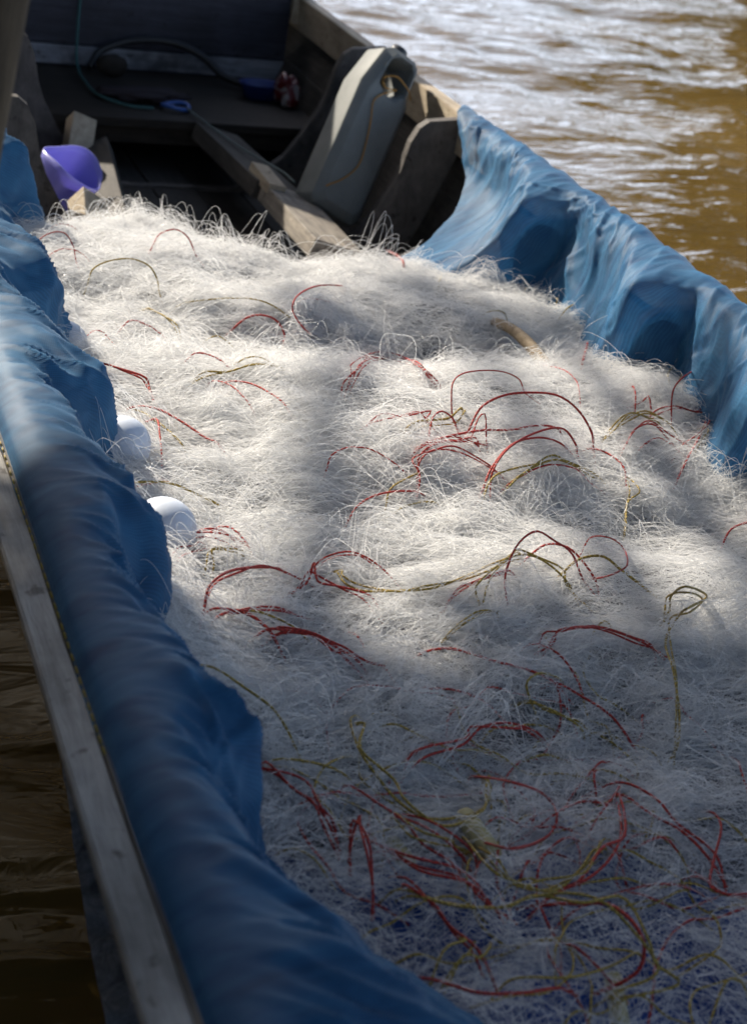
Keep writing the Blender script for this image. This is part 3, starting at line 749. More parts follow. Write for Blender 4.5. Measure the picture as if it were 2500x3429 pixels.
def strands(n, L0, L1, lift, k, curl, clump, spread, tight, wave, ymin=.85, ymax=3.72, xmin=.40, xmax=1.78):
    """locks of nearly parallel filaments, each lock following one guide"""
    g = n//clump
    gx = RNG.uniform(xmin, xmax, g); gy = RNG.uniform(ymin, ymax, g)
    keep = gy < net_edge(gx) + .08
    keep &= RNG.random(g) < .54 + 1.0*fbm(gx*6, gy*9, 4, 3)
    keep &= RNG.random(g) < .09 + .91*sstep(1.0, 2.0, gy + .22*fbm(gx*4, gy*4, 2, 2))
    gx, gy = gx[keep], gy[keep]; g = len(gx)
    ang = 1.3*fbm(gx*1.9, gy*2.6, 5, 3) + RNG.normal(0, spread, g) - .10
    ang = np.where(RNG.random(g) < .5, ang + np.pi, ang)
    loose = 1 + 1.6*(1 - sstep(1.1, 1.9, gy))           # the near end lies in looser, curlier tangles
    kap = RNG.normal(0, 1.0, g)*curl*loose; kap2 = RNG.normal(0, .8, g)*curl*loose
    lf = lift*RNG.gamma(1.3, .8, g); LL = RNG.uniform(L0, L1, g)
    up = RNG.uniform(-.006, .010, g)
    rep = lambda a: np.repeat(a, clump)
    n_ = g*clump
    tg = tight*RNG.uniform(.5, 1.6, g)
    x = rep(gx) + RNG.normal(0, 1, n_)*rep(tg); y = rep(gy) + RNG.normal(0, .9, n_)*rep(tg)
    an = rep(ang) + RNG.normal(0, .11, n_)
    kp = rep(kap) + RNG.normal(0, .35, n_)*curl; kp2 = rep(kap2) + RNG.normal(0, .35, n_)*curl
    lf = rep(lf)*RNG.uniform(.5, 1.4, n_); LL = rep(LL)*RNG.uniform(.6, 1.3, n_)
    s = np.linspace(0, 1, k)[None, :]
    w_ = RNG.uniform(.5, 1.5, n_)[:, None]; ph = RNG.uniform(0, 6.3, n_)[:, None]
    th = an[:, None] + kp[:, None]*s + kp2[:, None]*s*s + wave*np.sin(s*9*w_ + ph)
    st = (LL/(k-1))[:, None]
    px = x[:, None] + np.cumsum(np.cos(th)*st, 1); py = y[:, None] + np.cumsum(np.sin(th)*st, 1)*.8
    px = np.clip(px, .37 + .12*sstep(2.5, 3.2, py), 1.80)
    z = net_h(px, py) - .09*(1 - sstep(.9, 1.45, py))*RNG.uniform(.2, 1., n_)[:, None]
    prof = np.sin(np.pi*np.clip(s*RNG.uniform(.85, 1.4, n_)[:, None], 0, 1))
    z = z + lf[:, None]*prof + rep(up)[:, None] + RNG.uniform(-.006, .004, n_)[:, None] + .0025*np.sin(s*13*w_ + ph*1.7)
    return np.stack([px, py, z], -1)

def add_fil(P, r0, r1):
    o = curves_object('filaments', P, RNG.uniform(r0, r1, (P.shape[0], 1))*np.ones((1, P.shape[1])), M['filament'], net)
    o['kind'] = 'stuff'
add_fil(strands(200000, .07, .17, .008, 10, .8, 22, .40, .009, .15), .00015, .00028)
add_fil(strands(54000, .10, .24, .016, 13, 1.2, 9, .55, .009, .22), .00020, .00036)
add_fil(strands(22000, .08, .22, .016, 13, 1.8, 2, .9, .012, .35), .00019, .00032)
# curls along the far lip of the heap, and wide loose loops at the near end
def loops(n, cx, cy, r0, r1, tilt, k=18, zoff=.0):
    x = cx(n); y = cy(n, x)
    r = RNG.uniform(r0, r1, n); a0 = RNG.uniform(0, 6.28, n); sw = RNG.uniform(2.2, 5.6, n)
    s = np.linspace(0, 1, k)[None, :]
    t = a0[:, None] + sw[:, None]*s
    az = RNG.uniform(0, 6.28, n); tl = tilt(n)
    u = np.cos(t)*r[:, None]; w = np.sin(t)*r[:, None]*RNG.uniform(.6, 1, n)[:, None]
    ux, uy = np.cos(az), np.sin(az); vx, vy = -np.sin(az)*np.cos(tl), np.cos(az)*np.cos(tl); vz = np.sin(tl)
    px = x[:, None] + u*ux[:, None] + w*vx[:, None]; py = y[:, None] + u*uy[:, None] + w*vy[:, None]
    pz = net_h(x, y)[:, None] + zoff + w*vz[:, None] + .006*np.sin(s*9 + az[:, None])
    return np.stack([px, py, pz], -1)
L1 = loops(2200, lambda n: RNG.uniform(.52, 1.62, n), lambda n, x: net_edge(x) + RNG.normal(-.02, .035, n), .010, .028, lambda n: RNG.uniform(.3, 1.3, n), 16, .0)
L2 = loops(2200, lambda n: RNG.uniform(.5, 1.75, n), lambda n, x: RNG.uniform(.85, 1.75, n), .03, .11, lambda n: RNG.normal(0, .25, n), 22, .004)
for Lq in (L1, L2):
    o = curves_object('loose_loops', Lq, .00026, M['filament'], net); o['kind'] = 'stuff'

# ropes: red head line and olive foot line, arching out of the mass
def rope_mat(name, c0, c1):
    m, nt = mat(name)
    at = nt.nodes.new('ShaderNodeAttribute'); at.attribute_name = 'along'
    sx = nt.nodes.new('ShaderNodeMath'); sx.operation = 'MULTIPLY'; sx.inputs[1].default_value = 2*math.pi/.007
    nt.links.new(at.outputs['Fac'], sx.inputs[0])
    an = nt.nodes.new('ShaderNodeAttribute'); an.attribute_name = 'around'
    ma = nt.nodes.new('ShaderNodeMath'); ma.operation = 'MULTIPLY_ADD'; ma.inputs[1].default_value = 2*math.pi
    nt.links.new(an.outputs['Fac'], ma.inputs[0]); nt.links.new(sx.outputs[0], ma.inputs[2])
    sn = nt.nodes.new('ShaderNodeMath'); sn.operation = 'SINE'; nt.links.new(ma.outputs[0], sn.inputs[0])
    mm = nt.nodes.new('ShaderNodeMath'); mm.operation = 'MULTIPLY_ADD'; mm.inputs[1].default_value = .5; mm.inputs[2].default_value = .5
    nt.links.new(sn.outputs[0], mm.inputs[0])
    c = ramp(nt, mm.outputs[0], ((.1, c0), (.8, c1)))
    out(nt, principled(nt, c, .55, .4, bump(nt, mm.outputs[0], .6, .001)))
    return m
M['red_rope'] = rope_mat('red_twine', (.24, .014, .010), (.48, .034, .020))
M['olive_rope'] = rope_mat('olive_twine', (.20, .135, .02), (.42, .30, .055))
for (c, rad, n, P) in ROPES:
    n += 1 if P[0][1] < 1.75 and RNG.random() < .45 else 0
    for q in range(n):
        PP = np.array(P, float) + [0, 0, .014]
        for e, e2 in ((0, 1), (-1, -2)):
            dv = PP[e] - PP[e2]; dv[2] = 0; dv /= (np.linalg.norm(dv) + 1e-6)
            tail = PP[e] + dv*RNG.uniform(.015, .035) - [0, 0, RNG.uniform(.015, .03)]
            PP = np.vstack([tail, PP]) if e == 0 else np.vstack([PP, tail])
        if q:
            j = RNG.normal(0, .007, PP.shape); j[:, 2] = np.abs(j[:, 2])*.7
            PP = PP + j + RNG.normal(0, .005, 3)*[1, 1, .3]
        L = np.linalg.norm(np.diff(PP, axis=0), axis=1).sum()
        S = smooth_path(PP, int(min(60, max(12, L/.009))))
        nm = 'red_rope' if c == 'r' else 'olive_rope'
        V, F, La, Aa = tube_geo(S, rad*.00080*RNG.uniform(.85, 1.1), 6)
        ob = pydata(nm, V, F, M[nm], net, True)
        for an_, vv in (('along', La), ('around', Aa)):
            at = ob.data.attributes.new(an_, 'FLOAT', 'POINT'); at.data.foreach_set('value', vv.astype(np.float32))
# long slack runs of both lines tangled together at the near end
for i in range(58):
    c = 'r' if i % 7 < 3 else 'o'
    x, y = RNG.uniform(.66, 1.15), RNG.uniform(1.02, 1.66)
    a_ = RNG.uniform(0, 6.28); kv = RNG.choice([-1, 1])*RNG.uniform(2, 12); Pq = []
    for j in range(9):
        Pq.append((x, y, float(net_h(x, y)) + (.004 if 0 < j < 8 else -.02) + RNG.normal(0, .007)))
        a_ += kv*.038 + RNG.normal(0, .25); x += math.cos(a_)*.040; y += math.sin(a_)*.032
    nm = 'red_rope' if c == 'r' else 'olive_rope'
    V, F, La, Aa = tube_geo(smooth_path(Pq, 48), .0015, 6)
    ob = pydata(nm, V, F, M[nm], net, True)
    for an_, vv in (('along', La), ('around', Aa)):
        at = ob.data.attributes.new(an_, 'FLOAT', 'POINT'); at.data.foreach_set('value', vv.astype(np.float32))
# white filaments lashed round the ropes
lash = []
for (c, rad, n, P) in ROPES:
    S = smooth_path(np.array(P, float), 40)
    L = np.linalg.norm(np.diff(S, axis=0), axis=1).sum()
    for q in range(int(L*90)):
        i = RNG.integers(2, 37); p = S[i]; d = RNG.normal(0, 1, 3); d[2] *= .5
        e = p + d/np.linalg.norm(d)*RNG.uniform(.015, .05)
        e[2] = max(e[2] - .01, float(net_h(e[0], e[1])))
        f = p - d/np.linalg.norm(d)*RNG.uniform(.004, .02)
        t = np.linspace(0, 1, 7)[:, None]
        lash.append(f*(1-t)**2 + 2*t*(1-t)*(p + [0, 0, .006]) + e*t*t)
o = curves_object('lashing_filaments', np.array(lash), .0003, M['filament'], net); o['kind'] = 'stuff'
# ------------------------------------------------------------------ blue netting cloths
def cloth_mat(name, base, hi, trans, clear):
    m, nt = mat(name)
    v = mapping(nt, (1, 1, 1))
    st = noise(nt, 7, 5, .6, mapping(nt, (1, 3.5, .8)), .6)
    c = ramp(nt, st, ((.28, base), (.72, hi)))
    w1 = N(nt, 'ShaderNodeTexWave', Scale=210, Distortion=1.5); w1.bands_direction = 'Y'
    nt.links.new(v, w1.inputs['Vector'])
    wv = []
    for ax in ('Y', 'X', 'Z'):
        w2 = N(nt, 'ShaderNodeTexWave', Scale=120, Distortion=3.0, Detail=1.5); w2.inputs['Detail Scale'].default_value = .25; w2.bands_direction = ax
        nt.links.new(v, w2.inputs['Vector']); wv.append(w2.outputs['Fac'])
    c = mixc(nt, .45, c, ramp(nt, wv[0], ((.2, (.72,)*3), (.8, (1.1,)*3))), 'MULTIPLY')
    c = mixc(nt, .35, c, ramp(nt, wv[1], ((.2, (.72,)*3), (.8, (1.1,)*3))), 'MULTIPLY')
    p = principled(nt, c, .5, .35, bump(nt, w1.outputs['Fac'], .25, .001))
    pn = p.node; pn.inputs['Sheen Weight'].default_value = .35; pn.inputs['Sheen Roughness'].default_value = .4
    pn.inputs['Sheen Tint'].default_value = (.75, .88, 1, 1)
    t = N(nt, 'ShaderNodeBsdfTranslucent'); nt.links.new(c, t.inputs[0])
    mx = N(nt, 'ShaderNodeMixShader', Fac=trans); nt.links.new(p, mx.inputs[1]); nt.links.new(t.outputs[0], mx.inputs[2])
    tp = N(nt, 'ShaderNodeBsdfTransparent'); tp.inputs[0].default_value = (.9, .95, 1, 1)
    cf = nt.nodes.new('ShaderNodeMath'); cf.operation = 'MULTIPLY'; cf.inputs[1].default_value = clear*2
    nt.links.new(noise(nt, 16, 4, .6, mapping(nt, (1, 3, .7)), .5), cf.inputs[0])
    m2 = nt.nodes.new('ShaderNodeMixShader'); nt.links.new(cf.outputs[0], m2.inputs[0])
    nt.links.new(mx.outputs[0], m2.inputs[1]); nt.links.new(tp.outputs[0], m2.inputs[2])
    out(nt, m2.outputs[0])
    return m
M['cloth_l'] = cloth_mat('blue_mesh_cloth', (.013, .082, .205), (.055, .22, .42), .38, .06)
M['cloth_r'] = cloth_mat('light_blue_mesh_cloth', (.015, .10, .26), (.070, .29, .56), .45, .18)

def rib_weight(y, ribs, near, far):
    r = np.zeros_like(y)
    for yr, _ in ribs:
        d = y - yr
        w = np.where(d < 0, np.exp(-np.abs(d/near)**2), np.exp(-np.abs(d/far)**1.6))
        r = np.maximum(r, w)
    return r
SAG = np.array([(-.004, .425), (.008, .444), (.032, .457), (.060, .450), (.076, .42), (.086, .36), (.108, .30), (.138, .24), (.19, .18), (.26, .12)])
RIB = np.array([(-.004, .425), (.010, .446), (.05, .461), (.115, .456), (.172, .444), (.203, .412), (.214, .34), (.222, .27), (.234, .19), (.27, .12)])
SAG_L = np.array([(-.004, .425), (.008, .444), (.032, .457), (.060, .450), (.082, .418), (.108, .365), (.150, .315), (.190, .27), (.232, .19), (.27, .12)])
OUT_R = np.array([(-.055, .33), (-.050, .39)])
def build_cloth(side, y0, y1, name, mt, ny, parent=None):
    nt_ = 130
    sag, rb = SAG_L, RIB
    if side > 0:
        sag = np.vstack([OUT_R, SAG]); rb = np.vstack([OUT_R, RIB])
    tt = np.linspace(0, 1, nt_)
    S = smooth_path(sag, nt_); Rb = smooth_path(rb, nt_)
    yy = np.linspace(y0, y1, ny)
    U, T = np.meshgrid(yy, tt, indexing='ij')
    ribs = RIBS_L if side < 0 else RIBS_R
    Ysh = U.copy()
    if side > 0:   # the far hem runs slantwise down to the heap
        k = sstep(.30, 1.0, T)
        Ysh = U - (U - y0)/(y1 - y0)*k*.62*sstep(2.9, 4.0, U)
    # the cloth is strained from the rail at the far side of a rib to the rib's tip: the crease runs slantwise
    sk = .13*(1 - sstep(.10, .62, T))
    wts = rib_weight(Ysh - sk, ribs, .030 + .05*(1-sstep(.2, .6, T)), .20 if side < 0 else .17)
    wts = wts*(.88 + .16*vnoise(Ysh*2.3, T*0+side, 3))
    D = S[None, :, 0]*(1-wts) + Rb[None, :, 0]*wts
    Z = S[None, :, 1]*(1-wts) + Rb[None, :, 1]*wts
    rid = lambda v: 1 - 2*np.abs(v)
    inner = sstep(.22, .5, T)
    f1 = rid(fbm((Ysh - .10*T)*6.5, T*1.3+side, 2, 3))*.013*inner            # hanging folds
    f2 = fbm((Ysh + .2*T)*22, T*2.6, 4, 3)*.006*inner
    dg = rid(fbm((Ysh + .55*T)*7.0, (T*1.2 - Ysh*.35)*2.0, 6, 3))*.012*sstep(.12, .35, T)*(1-sstep(.75, 1., T))   # strain creases
    top = np.exp(-((T-.28)/.15)**2)
    f3 = (np.sin((Ysh+.30*T)*70 + 6*vnoise(Ysh*3, T*3, 5))*.0012*(.5+.5*vnoise(Ysh*1.7, T, 2)) + fbm((Ysh+.2*T)*13, T*4, 1, 3)*.008 + rid(fbm((Ysh+.35*T)*5, T*2, 3, 2))*.006)*top
    # fine creases, long and thin, fanning slantwise from the rail
    cr = np.maximum(0, rid(fbm((Ysh + .42*T)*17, T*1.7 - Ysh*.5, 1, 2)) - .45)*.011*sstep(.10, .3, T)
    cr += np.maximum(0, rid(fbm((Ysh + .22*T)*34, T*3.2, 5, 2)) - .5)*.006*sstep(.05, .3, T)
    cr += np.maximum(0, rid(fbm((Ysh - .5*T)*12, T*3 + Ysh, 7, 2)) - .55)*.010*sstep(.25, .5, T)
    nrm = (f1*1.25 + f2 + dg*1.2 + cr*(1.7 if side < 0 else 1.35))*(1.0 if side < 0 else .7)
    Z = Z + cr*(.9 if side < 0 else .6)*(1-sstep(.4, .6, T))
    D = D + nrm*.9; Z = Z + f3 + nrm*.35*(1-sstep(.5, .9, T))
    if side < 0:
        fy = np.interp(Ysh, [.85, 1.08, 1.33, 1.78, 2.25, 2.72, 3.2, 3.5], [1.05, .98, .66, .77, .88, .90, 1.12, 1.24])
        X = XL + D*(1 + (fy - 1)*sstep(.04, .18, D)) + .12*(1-sstep(1.10, 1.36, Ysh))*sstep(.45, .85, T)
    else: X = XR + .012 - D - .36*sstep(3.08, 3.38, Ysh)*sstep(.42, 1., T)**2.3
    # keep the very edge a little ragged
    edge = .004*vnoise(yy*9, yy*0+side, 5)
    X[:, 0] += edge
    V = np.stack([X, Ysh, Z], -1).reshape(-1, 3)
    o = pydata(name, V, grid_faces(ny, nt_), mt, parent, True)
    return o
cl_l = build_cloth(-1, .0, 3.74, 'blue_netting', M['cloth_l'], 900)
tag(cl_l, 'deep blue fine mesh cloth draped over the near gunwale beside the two white floats', 'netting')
cl_r = build_cloth(1, .0, 3.99, 'blue_netting', M['cloth_r'], 900)
tag(cl_r, 'sheer light blue mesh cloth draped over the gunwale next to open brown water', 'netting')

# yellow stitching along the outer hem
m, nt = mat('yellow_thread'); out(nt, principled(nt, (.45, .33, .06), .6)); M['thread'] = m
V, F = [], []
y = 1.35
while y < 2.35:
    x = XL - .004; P = np.array([(x, y, .428), (x-.001, y+.006, .4315), (x, y+.012, .428)])
    v, f, _, _ = tube_geo(P, .0012, 5)
    F += [tuple(i+len(V) for i in ff) for ff in f]; V += list(v)
    y += RNG.uniform(.018, .026)
st = pydata('hem_stitching', V, F, M['thread'], cl_l, True); st['kind'] = 'stuff'

# strong blue sheet on the bottom under the thin end of the net
m, nt = mat('strong_blue_sheet')
c = ramp(nt, noise(nt, 6, 4, .6, mapping(nt)), ((.3, (.012, .035, .16)), (.7, (.03, .085, .34))))
out(nt, principled(nt, c, .45, .4)); M['sheet'] = m
xs = np.linspace(.44, 1.74, 120); ys = np.linspace(-.6, 1.9, 150)
X, Y = np.meshgrid(xs, ys, indexing='ij')
Z = .115 + .030*(1-np.abs(fbm(X*3.2+Y*1.2, Y*2.4, 2, 3))*2) + .05*np.exp(-((X-.44)/.1)**2) + .05*np.exp(-((X-1.74)/.1)**2)
sh = pydata('blue_sheet', np.stack([X, Y, Z], -1).reshape(-1, 3), grid_faces(120, 150), M['sheet'], None, True)
tag(sh, 'bright blue sheet showing beneath the thin near end of the net', 'sheet')
CAN_DIM = (.165, .475, .125)
CAN_BASE = (1.412, 4.10, .165)
CAN_ROT = Matrix(((.88, -.244, .415, 0), (.08, .92, .385, 0), (-.47, -.30, .825, 0), (0, 0, 0, 1)))
_q = CAN_ROT.to_quaternion(); CAN_ROT = _q.to_matrix().to_4x4()
# ------------------------------------------------------------------ white floats
M['float'] = plain('white_hard_foam', (.62, .67, .76), .42, .45)
def ball_float(loc, r, label, rot):
    root = empty('net_float', loc)
    tag(root, label, 'float', 'white ball floats of the net')
    bm = bmesh.new()
    bmesh.ops.create_uvsphere(bm, u_segments=48, v_segments=28, radius=r)
    for v in bm.verts:      # the sunk hole for the line
        a = math.hypot(v.co.x, v.co.y)
        if a < r*.10: v.co.z *= .93
    bmesh.ops.transform(bm, matrix=Matrix.Translation(loc) @ Euler(rot).to_matrix().to_4x4(), verts=bm.verts)
    from_bm('ball', bm, M['float'], root, True)
    return root
ball_float((.566, 2.322, .302), .0455, 'white ball float farther along the blue cloth, half hidden behind it', (.5, 1.1, .3))
ball_float((.567, 2.042, .302), .048, 'nearest white ball float resting against the blue cloth under an olive rope', (1.2, .5, .2))
ball_float((.560, 2.775, .285), .040, 'white ball float barely peeking out beyond the other two along the cloth', (.3, .6, .1))
ball_float((.556, 2.555, .262), .040, 'white ball float nearly buried in net between the other floats and the far end', (.3, .9, .1))

# pale yellow tube floats lying in the net
M['tube_float'] = plain('pale_yellow_foam', (.50, .45, .24), .55, .3)
M['tube_dark'] = plain('hole_shade_dark', (.03, .028, .02), .9, .1)
def tube_float(a, b, r, label):
    a = np.array(a); b = np.array(b)
    root = empty('tube_float', tuple((a+b)/2))
    tag(root, label, 'float', 'pale yellow tube floats in the net')
    n = 16; k = 18
    t = np.linspace(0, 1, n)
    rr = r*np.where((t < .06) | (t > .94), .86, 1.0)
    P = a[None]*(1-t)[:, None] + b[None]*t[:, None]
    V, F, _, _ = tube_geo(P, rr, k)
    pydata('foam_tube', V, F, M['tube_float'], root, True)
    d = (b-a)/np.linalg.norm(b-a)
    V, F, _, _ = tube_geo(np.array([a - d*.004, a*.5+b*.5, b + d*.004]), r*.3, 8)  # solid dark rod standing for the shade inside the hole
    pydata('dark_bore_plug', V, F, M['tube_dark'], root, True)
tube_float((.800, 1.452, .232), (.806, 1.375, .232), .0125, 'pale yellow tube float inside the big olive rope loop')
tube_float((.655, 1.556, .226), (.690, 1.530, .222), .009, 'pale yellow tube float near the blue cloth above the olive loop')
tube_float((.702, 1.428, .222), (.708, 1.385, .222), .010, 'pale yellow tube float among red and olive strands beside the cloth')
tube_float((.880, 1.200, .198), (.856, 1.132, .194), .0105, 'pale yellow tube float next to the thick red rope bend near the bottom')

# bent pale branch poking out of the net
M['stick'] = wood_mat('peeled_branch', (.22, .16, .10), (.52, .41, .28), (5, 5, 5), .3)
P = smooth_path([(1.478, 2.985, .262), (1.486, 2.93, .272), (1.492, 2.86, .272), (1.500, 2.79, .258), (1.505, 2.72, .235)], 16)
s_ = tube('peeled_branch', P, np.linspace(.010, .015, 16), M['stick'], None, 12)
tag(s_, 'pale peeled branch with a dark cut end poking out of the net', 'branch')
P = smooth_path([(1.462, 1.93, .25), (1.466, 1.935, .285), (1.472, 1.938, .32)], 8)
s_ = tube('twig', P, np.linspace(.005, .004, 8), M['bark'], None, 7)
tag(s_, 'short dark twig standing up in the net by the edge of the picture', 'twig')

# ------------------------------------------------------------------ jerrycan
m, nt = mat('grey_translucent_plastic')
v = mapping(nt)
c = ramp(nt, noise(nt, 5, 5, .65, v), ((.3, (.14, .153, .153)), (.7, (.23, .24, .232))))
p = principled(nt, c, .58, .3, bump(nt, noise(nt, 40, 3, .5, v), .06, .002))
tr = N(nt, 'ShaderNodeBsdfTranslucent'); nt.links.new(c, tr.inputs[0])
mx = N(nt, 'ShaderNodeMixShader', Fac=.18); nt.links.new(p, mx.inputs[1]); nt.links.new(tr.outputs[0], mx.inputs[2])
out(nt, mx.outputs[0]); M['can'] = m
M['cap'] = plain('black_plastic_cap', (.02, .022, .025), .4)
can = empty('jerrycan', (1.50, 4.2, .12))
tag(can, 'grey plastic jerrycan leaning between two ribs with orange cord on its handle', 'jerrycan')
CAN_M = Matrix.Translation(CAN_BASE) @ CAN_ROT
def build_can():
    # outline across the broad face (u, v) with a handle window; thickness along w
    W, H, D = CAN_DIM
    outer = [(.015, 0), (W-.015, 0), (W, .02), (W, H*.74), (W-.012, H*.80), (W-.012, H*.955), (W-.03, H), (.055, H), (.03, H*.965), (0, H*.74), (0, .02)]
    hole = [(W-.036, H*.79), (W-.036, H*.945), (.068, H*.945), (.046, H*.87), (.052, H*.775), (.082, H*.735), (W-.062, H*.735)]
    bm = bmesh.new()
    def ring(pts, w): return [bm.verts.new((a, w, b)) for a, b in pts]
    inset = .022
    cx, cz = W/2, H/2
    shr = lambda pts, q: [(a + (cx-a)/abs(cx-a+1e-9)*q if abs(cx-a) > .02 else a, b + (cz-b)/abs(cz-b+1e-9)*q) for a, b in pts]
    o0 = ring(shr(outer, inset), -D/2); o1 = ring(outer, -D/2+inset); o2 = ring(outer, D/2-inset); o3 = ring(shr(outer, inset), D/2)
    hp = lambda pts, q: [(a + (1 if a > W/2 else -1)*q, b + (1 if b > H*.85 else -1)*q) for a, b in pts]
    h0 = ring(hp(hole, .008), -D/2); h1 = ring(hole, -D/2+.014); h2 = ring(hole, D/2-.014); h3 = ring(hp(hole, .008), D/2)
    def band(a, b):
        n = len(a)
        for i in range(n): bm.faces.new((a[i], a[(i+1) % n], b[(i+1) % n], b[i]))
    band(o0, o1); band(o1, o2); band(o2, o3)
    band(h1, h0); band(h2, h1); band(h3, h2)
    for oo, hh in ((o0, h0), (o3, h3)):
        es = []
        for rg in (oo, hh):
            for i in range(len(rg)):
                e = bm.edges.get((rg[i], rg[(i+1) % len(rg)])); es.append(e)
        bmesh.ops.triangle_fill(bm, use_beauty=True, edges=es)
    bmesh.ops.recalc_face_normals(bm, faces=bm.faces)
    sharp = [e for e in bm.edges if len(e.link_faces) == 2 and e.calc_face_angle(0) > .35]
    bmesh.ops.bevel(bm, geom=sharp, offset=.0035, segments=2, affect='EDGES', profile=.5)
    bmesh.ops.transform(bm, matrix=CAN_M, verts=bm.verts)
    o = from_bm('body', bm, M['can'], can, True)
    try:
        o.data.set_sharp_from_angle(angle=math.radians(24))
    except Exception: pass
    # neck and cap on the shoulder
    def loc(u, w, v_): return np.array(CAN_M @ Vector((u, w, v_)))
    V, F, _, _ = tube_geo(np.array([loc(W-.055, D*.22, H*.985), loc(W-.052, D*.22, H+.02), loc(W-.05, D*.22, H+.032)]), np.array([.026, .026, .023]), 18)
    pydata('cap', V, F, M['cap'], can, True)
    return loc
can_loc = build_can()
m, nt = mat('orange_cord'); out(nt, principled(nt, (.36, .17, .022), .6)); M['orange'] = m
W, H, D = CAN_DIM
f = -D/2 - .004
P = [can_loc(W+.004, f+.03, H*.80), can_loc(W-.03, f, H*.815), can_loc(W-.055, f-.004, H*.83), can_loc(W-.09, f-.01, H*.835), can_loc(W-.12, f-.004, H*.79),
     can_loc(W-.10, f, H*.755), can_loc(W-.07, f-.006, H*.775), can_loc(W-.10, f-.004, H*.72), can_loc(W-.12, f-.004, H*.65), can_loc(W-.105, f-.004, H*.55),
     can_loc(W-.09, f-.003, H*.42), can_loc(W-.085, f-.003, H*.30), can_loc(W-.11, f-.003, H*.19), can_loc(W-.15, f-.003, H*.10)]
cd = tube('cord', smooth_path(P, 60), .0021, M['orange'], None, 6)
tag(cd, 'thin orange cord knotted on the jerrycan handle and dangling down its face', 'cord')

# ------------------------------------------------------------------ purple bailer cut from a container
m, nt = mat('violet_thin_plastic')
p = principled(nt, (.32, .33, .74), .3, .5)
tr = N(nt, 'ShaderNodeBsdfTranslucent'); tr.inputs[0].default_value = (.40, .36, .86, 1)
mx = N(nt, 'ShaderNodeMixShader', Fac=.35); nt.links.new(p, mx.inputs[1]); nt.links.new(tr.outputs[0], mx.inputs[2])
out(nt, mx.outputs[0]); M['violet'] = m
def build_bailer():
    n = 40; lv = 9
    V = []
    Mx = Matrix.Translation((.768, 4.16, .085)) @ Euler((math.radians(26), math.radians(12), math.radians(28))).to_matrix().to_4x4()
    for sgn, q in ((1, 0), (-1, .003)):
        for j in range(lv):
            t = j/(lv-1)
            for i in range(n):
                a = 2*math.pi*i/n
                e = 3.2
                ca, sa = math.cos(a), math.sin(a)
                r = (abs(ca)**e + abs(sa)**e)**(-1/e)*(.050 + .026*t) - q
                dent = .026*math.exp(-((a-4.3)/.35)**2)*math.sin(math.pi*min(1, t*1.15)) + .010*math.exp(-((a-5.6)/.3)**2)*t
                r -= dent
                z = .155*t + .012*t*math.sin(a*2+.6) + q*(1-t)
                V.append(Mx @ Vector((r*ca, r*sa, z)))
    F = grid_faces(lv, n, 0, True) + [tuple(reversed(ff)) for ff in grid_faces(lv, n, lv*n, True)]
    for i in range(n):
        a, b = (lv-1)*n+i, (lv-1)*n+(i+1) % n
        F.append((a, b, b+lv*n, a+lv*n))
    F.append(tuple(range(n-1, -1, -1))); F.append(tuple(lv*n+i for i in range(n)))
    o = pydata('bailer', V, F, M['violet'], None, True)
    tag(o, 'creased violet plastic bailer standing open behind the pale floor block', 'bailer')
build_bailer()

# ------------------------------------------------------------------ small things on the fore deck
M['blue_ring'] = plain('blue_plastic', (.03, .10, .36), .4)
a = np.linspace(0, 2*np.pi, 40)
cx, cy, cz = 1.272, 4.93, .182
P = np.stack([cx + .040*np.cos(a), cy + .034*np.sin(a), cz + .004*np.sin(a*2)], -1)
V, F, _, _ = tube_geo(P[:-1], .0065, 10)
k = 10; nn = 39
F = F[:-2] + [((nn-1)*k+j, (nn-1)*k+(j+1) % k, (j+1) % k, j) for j in range(k)]
rg = pydata('ring', V, F, M['blue_ring'], None, True)
tag(rg, 'small blue plastic ring lying at the edge of the fore deck', 'ring')
m, nt = mat('grey_green_line'); out(nt, principled(nt, (.11, .14, .13), .7)); M['line'] = m
ln = tube('thin_line', smooth_path([(1.300, 4.905, .184), (1.315, 4.80, .182), (1.335, 4.70, .178), (1.365, 4.5, .18), (1.41, 4.28, .186), (1.425, 4.2, .18)], 40), .0032, M['line'], None, 6)
tag(ln, 'thin grey green line running from the blue ring down to the floor board', 'line')
m, nt = mat('teal_rope'); out(nt, principled(nt, (.025, .085, .085), .8)); M['teal'] = m
tl = tube('teal_rope', smooth_path([(1.06, 5.395, .42), (1.055, 5.385, .30), (1.05, 5.33, .195), (1.045, 5.15, .182), (1.06, 5.0, .180), (1.13, 4.91, .178), (1.20, 4.90, .178)], 50), .0045, M['teal'], None, 7)
tag(tl, 'dark teal rope hanging down the bulkhead and curving across the deck', 'rope')
M['rubber'] = plain('black_rubber', (.012, .012, .014), .55)
hs = tube('hose', smooth_path([(1.09, 5.33, .185), (1.13, 5.36, .235), (1.24, 5.37, .272), (1.36, 5.36, .275), (1.45, 5.33, .245), (1.51, 5.28, .20), (1.60, 5.22, .186), (1.66, 5.15, .182)], 60), .012, M['rubber'], None, 10)
tag(hs, 'black rubber hose arching in front of the white sill', 'hose')
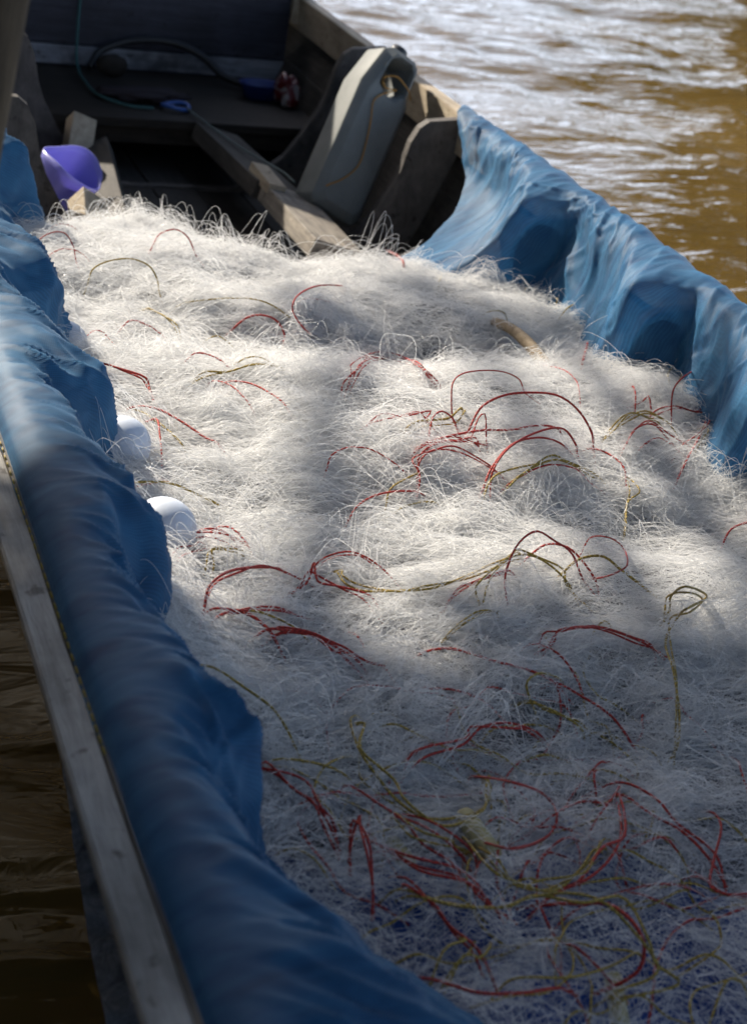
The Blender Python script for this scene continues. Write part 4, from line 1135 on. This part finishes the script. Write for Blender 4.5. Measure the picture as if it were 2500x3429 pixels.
# folded dark bag, blue tub and red packet
M['dark_cloth'] = plain('dark_canvas', (.03, .024, .028), .85, .2)
def lump(name, c, r, mt, label, cat, amp=.3, seed=0, zmin=None, parent=None):
    bm = bmesh.new(); bmesh.ops.create_icosphere(bm, subdivisions=4, radius=1)
    for v in bm.verts:
        d = v.co.copy()
        q = 1 + amp*float(fbm(d.x*1.6+seed, d.y*1.6+d.z*1.3, seed % 8, 3))
        v.co = Vector((c[0] + d.x*r[0]*q, c[1] + d.y*r[1]*q, c[2] + d.z*r[2]*q))
        if zmin is not None and v.co.z < zmin: v.co.z = zmin
    o = from_bm(name, bm, mt, parent, True)
    if label: tag(o, label, cat)
    return o
lump('canvas_bundle', (1.20, 5.02, .186), (.135, .06, .020), M['dark_cloth'], 'dark crumpled canvas bundle lying on the fore deck behind the blue ring', 'bundle', .5, 3, .171)
lump('wood_offcut', (1.155, 5.30, .205), (.05, .02, .036), M['wood_deck'], 'short dark wood offcut propped under the hose', 'offcut', .15, 4, .171)
tub = empty('tub', (1.60, 5.15, .171)); tag(tub, 'dark blue shallow tub on the deck beside the red packet', 'tub')
n = 28; V = []
for r, z in ((.045, .0), (.058, .045), (.062, .047), (.055, .044), (.042, .006)):
    for i in range(n):
        a_ = 2*math.pi*i/n; V.append((1.60 + r*1.25*math.cos(a_), 5.15 + r*math.sin(a_), .171 + z))
F = grid_faces(5, n, 0, True) + [tuple(range(n-1, -1, -1)), tuple(4*n+i for i in range(n))]
M['dark_blue'] = plain('dark_blue_plastic', (.018, .035, .16), .45)
pydata('bowl', V, F, M['dark_blue'], tub, True)
m, nt = mat('red_white_film')
c = ramp(nt, noise(nt, 16, 2, .5, mapping(nt), 1.5), ((.52, (.11, .006, .008)), (.58, (.24, .21, .21))))
out(nt, principled(nt, c, .35, .5)); M['packet'] = m
lump('packet', (1.665, 5.08, .215), (.038, .05, .052), M['packet'], 'crumpled red and white plastic packet beside the rib on the deck', 'packet', .55, 5, .171)

# ------------------------------------------------------------------ mooring pole in the water beside the boat
pl = empty('mooring_pole', (.19, 1.6, -.3)); tag(pl, 'brown cracked wooden mooring pole standing in the water beside the boat', 'pole')
n = 70; k = 32
t = np.linspace(0, 1, n)
zz = -.4 + t*2.6
P = np.stack([.219 + .13*(zz - 1.03), np.full(n, 1.60) + .02*t, zz], -1)
V, F, L, A_ = tube_geo(P, .047 - .008*t, k)
V = V.reshape(n, k, 3)
ang = A_.reshape(n, k)*2*np.pi
for i in range(n):
    c0 = V[i].mean(0)
    ca = 4.75 + .30*float(vnoise(t[i]*9, 1.5, 3))
    q = 1 - .22*np.exp(-(((ang[i]-ca+np.pi) % (2*np.pi) - np.pi)/.08)**2) + .05*vnoise(ang[i]*1.5, np.full(k, t[i]*9), 2)
    V[i] = c0 + (V[i]-c0)*q[:, None]
pydata('shaft', V.reshape(-1, 3), F, M['pole'], pl, True)
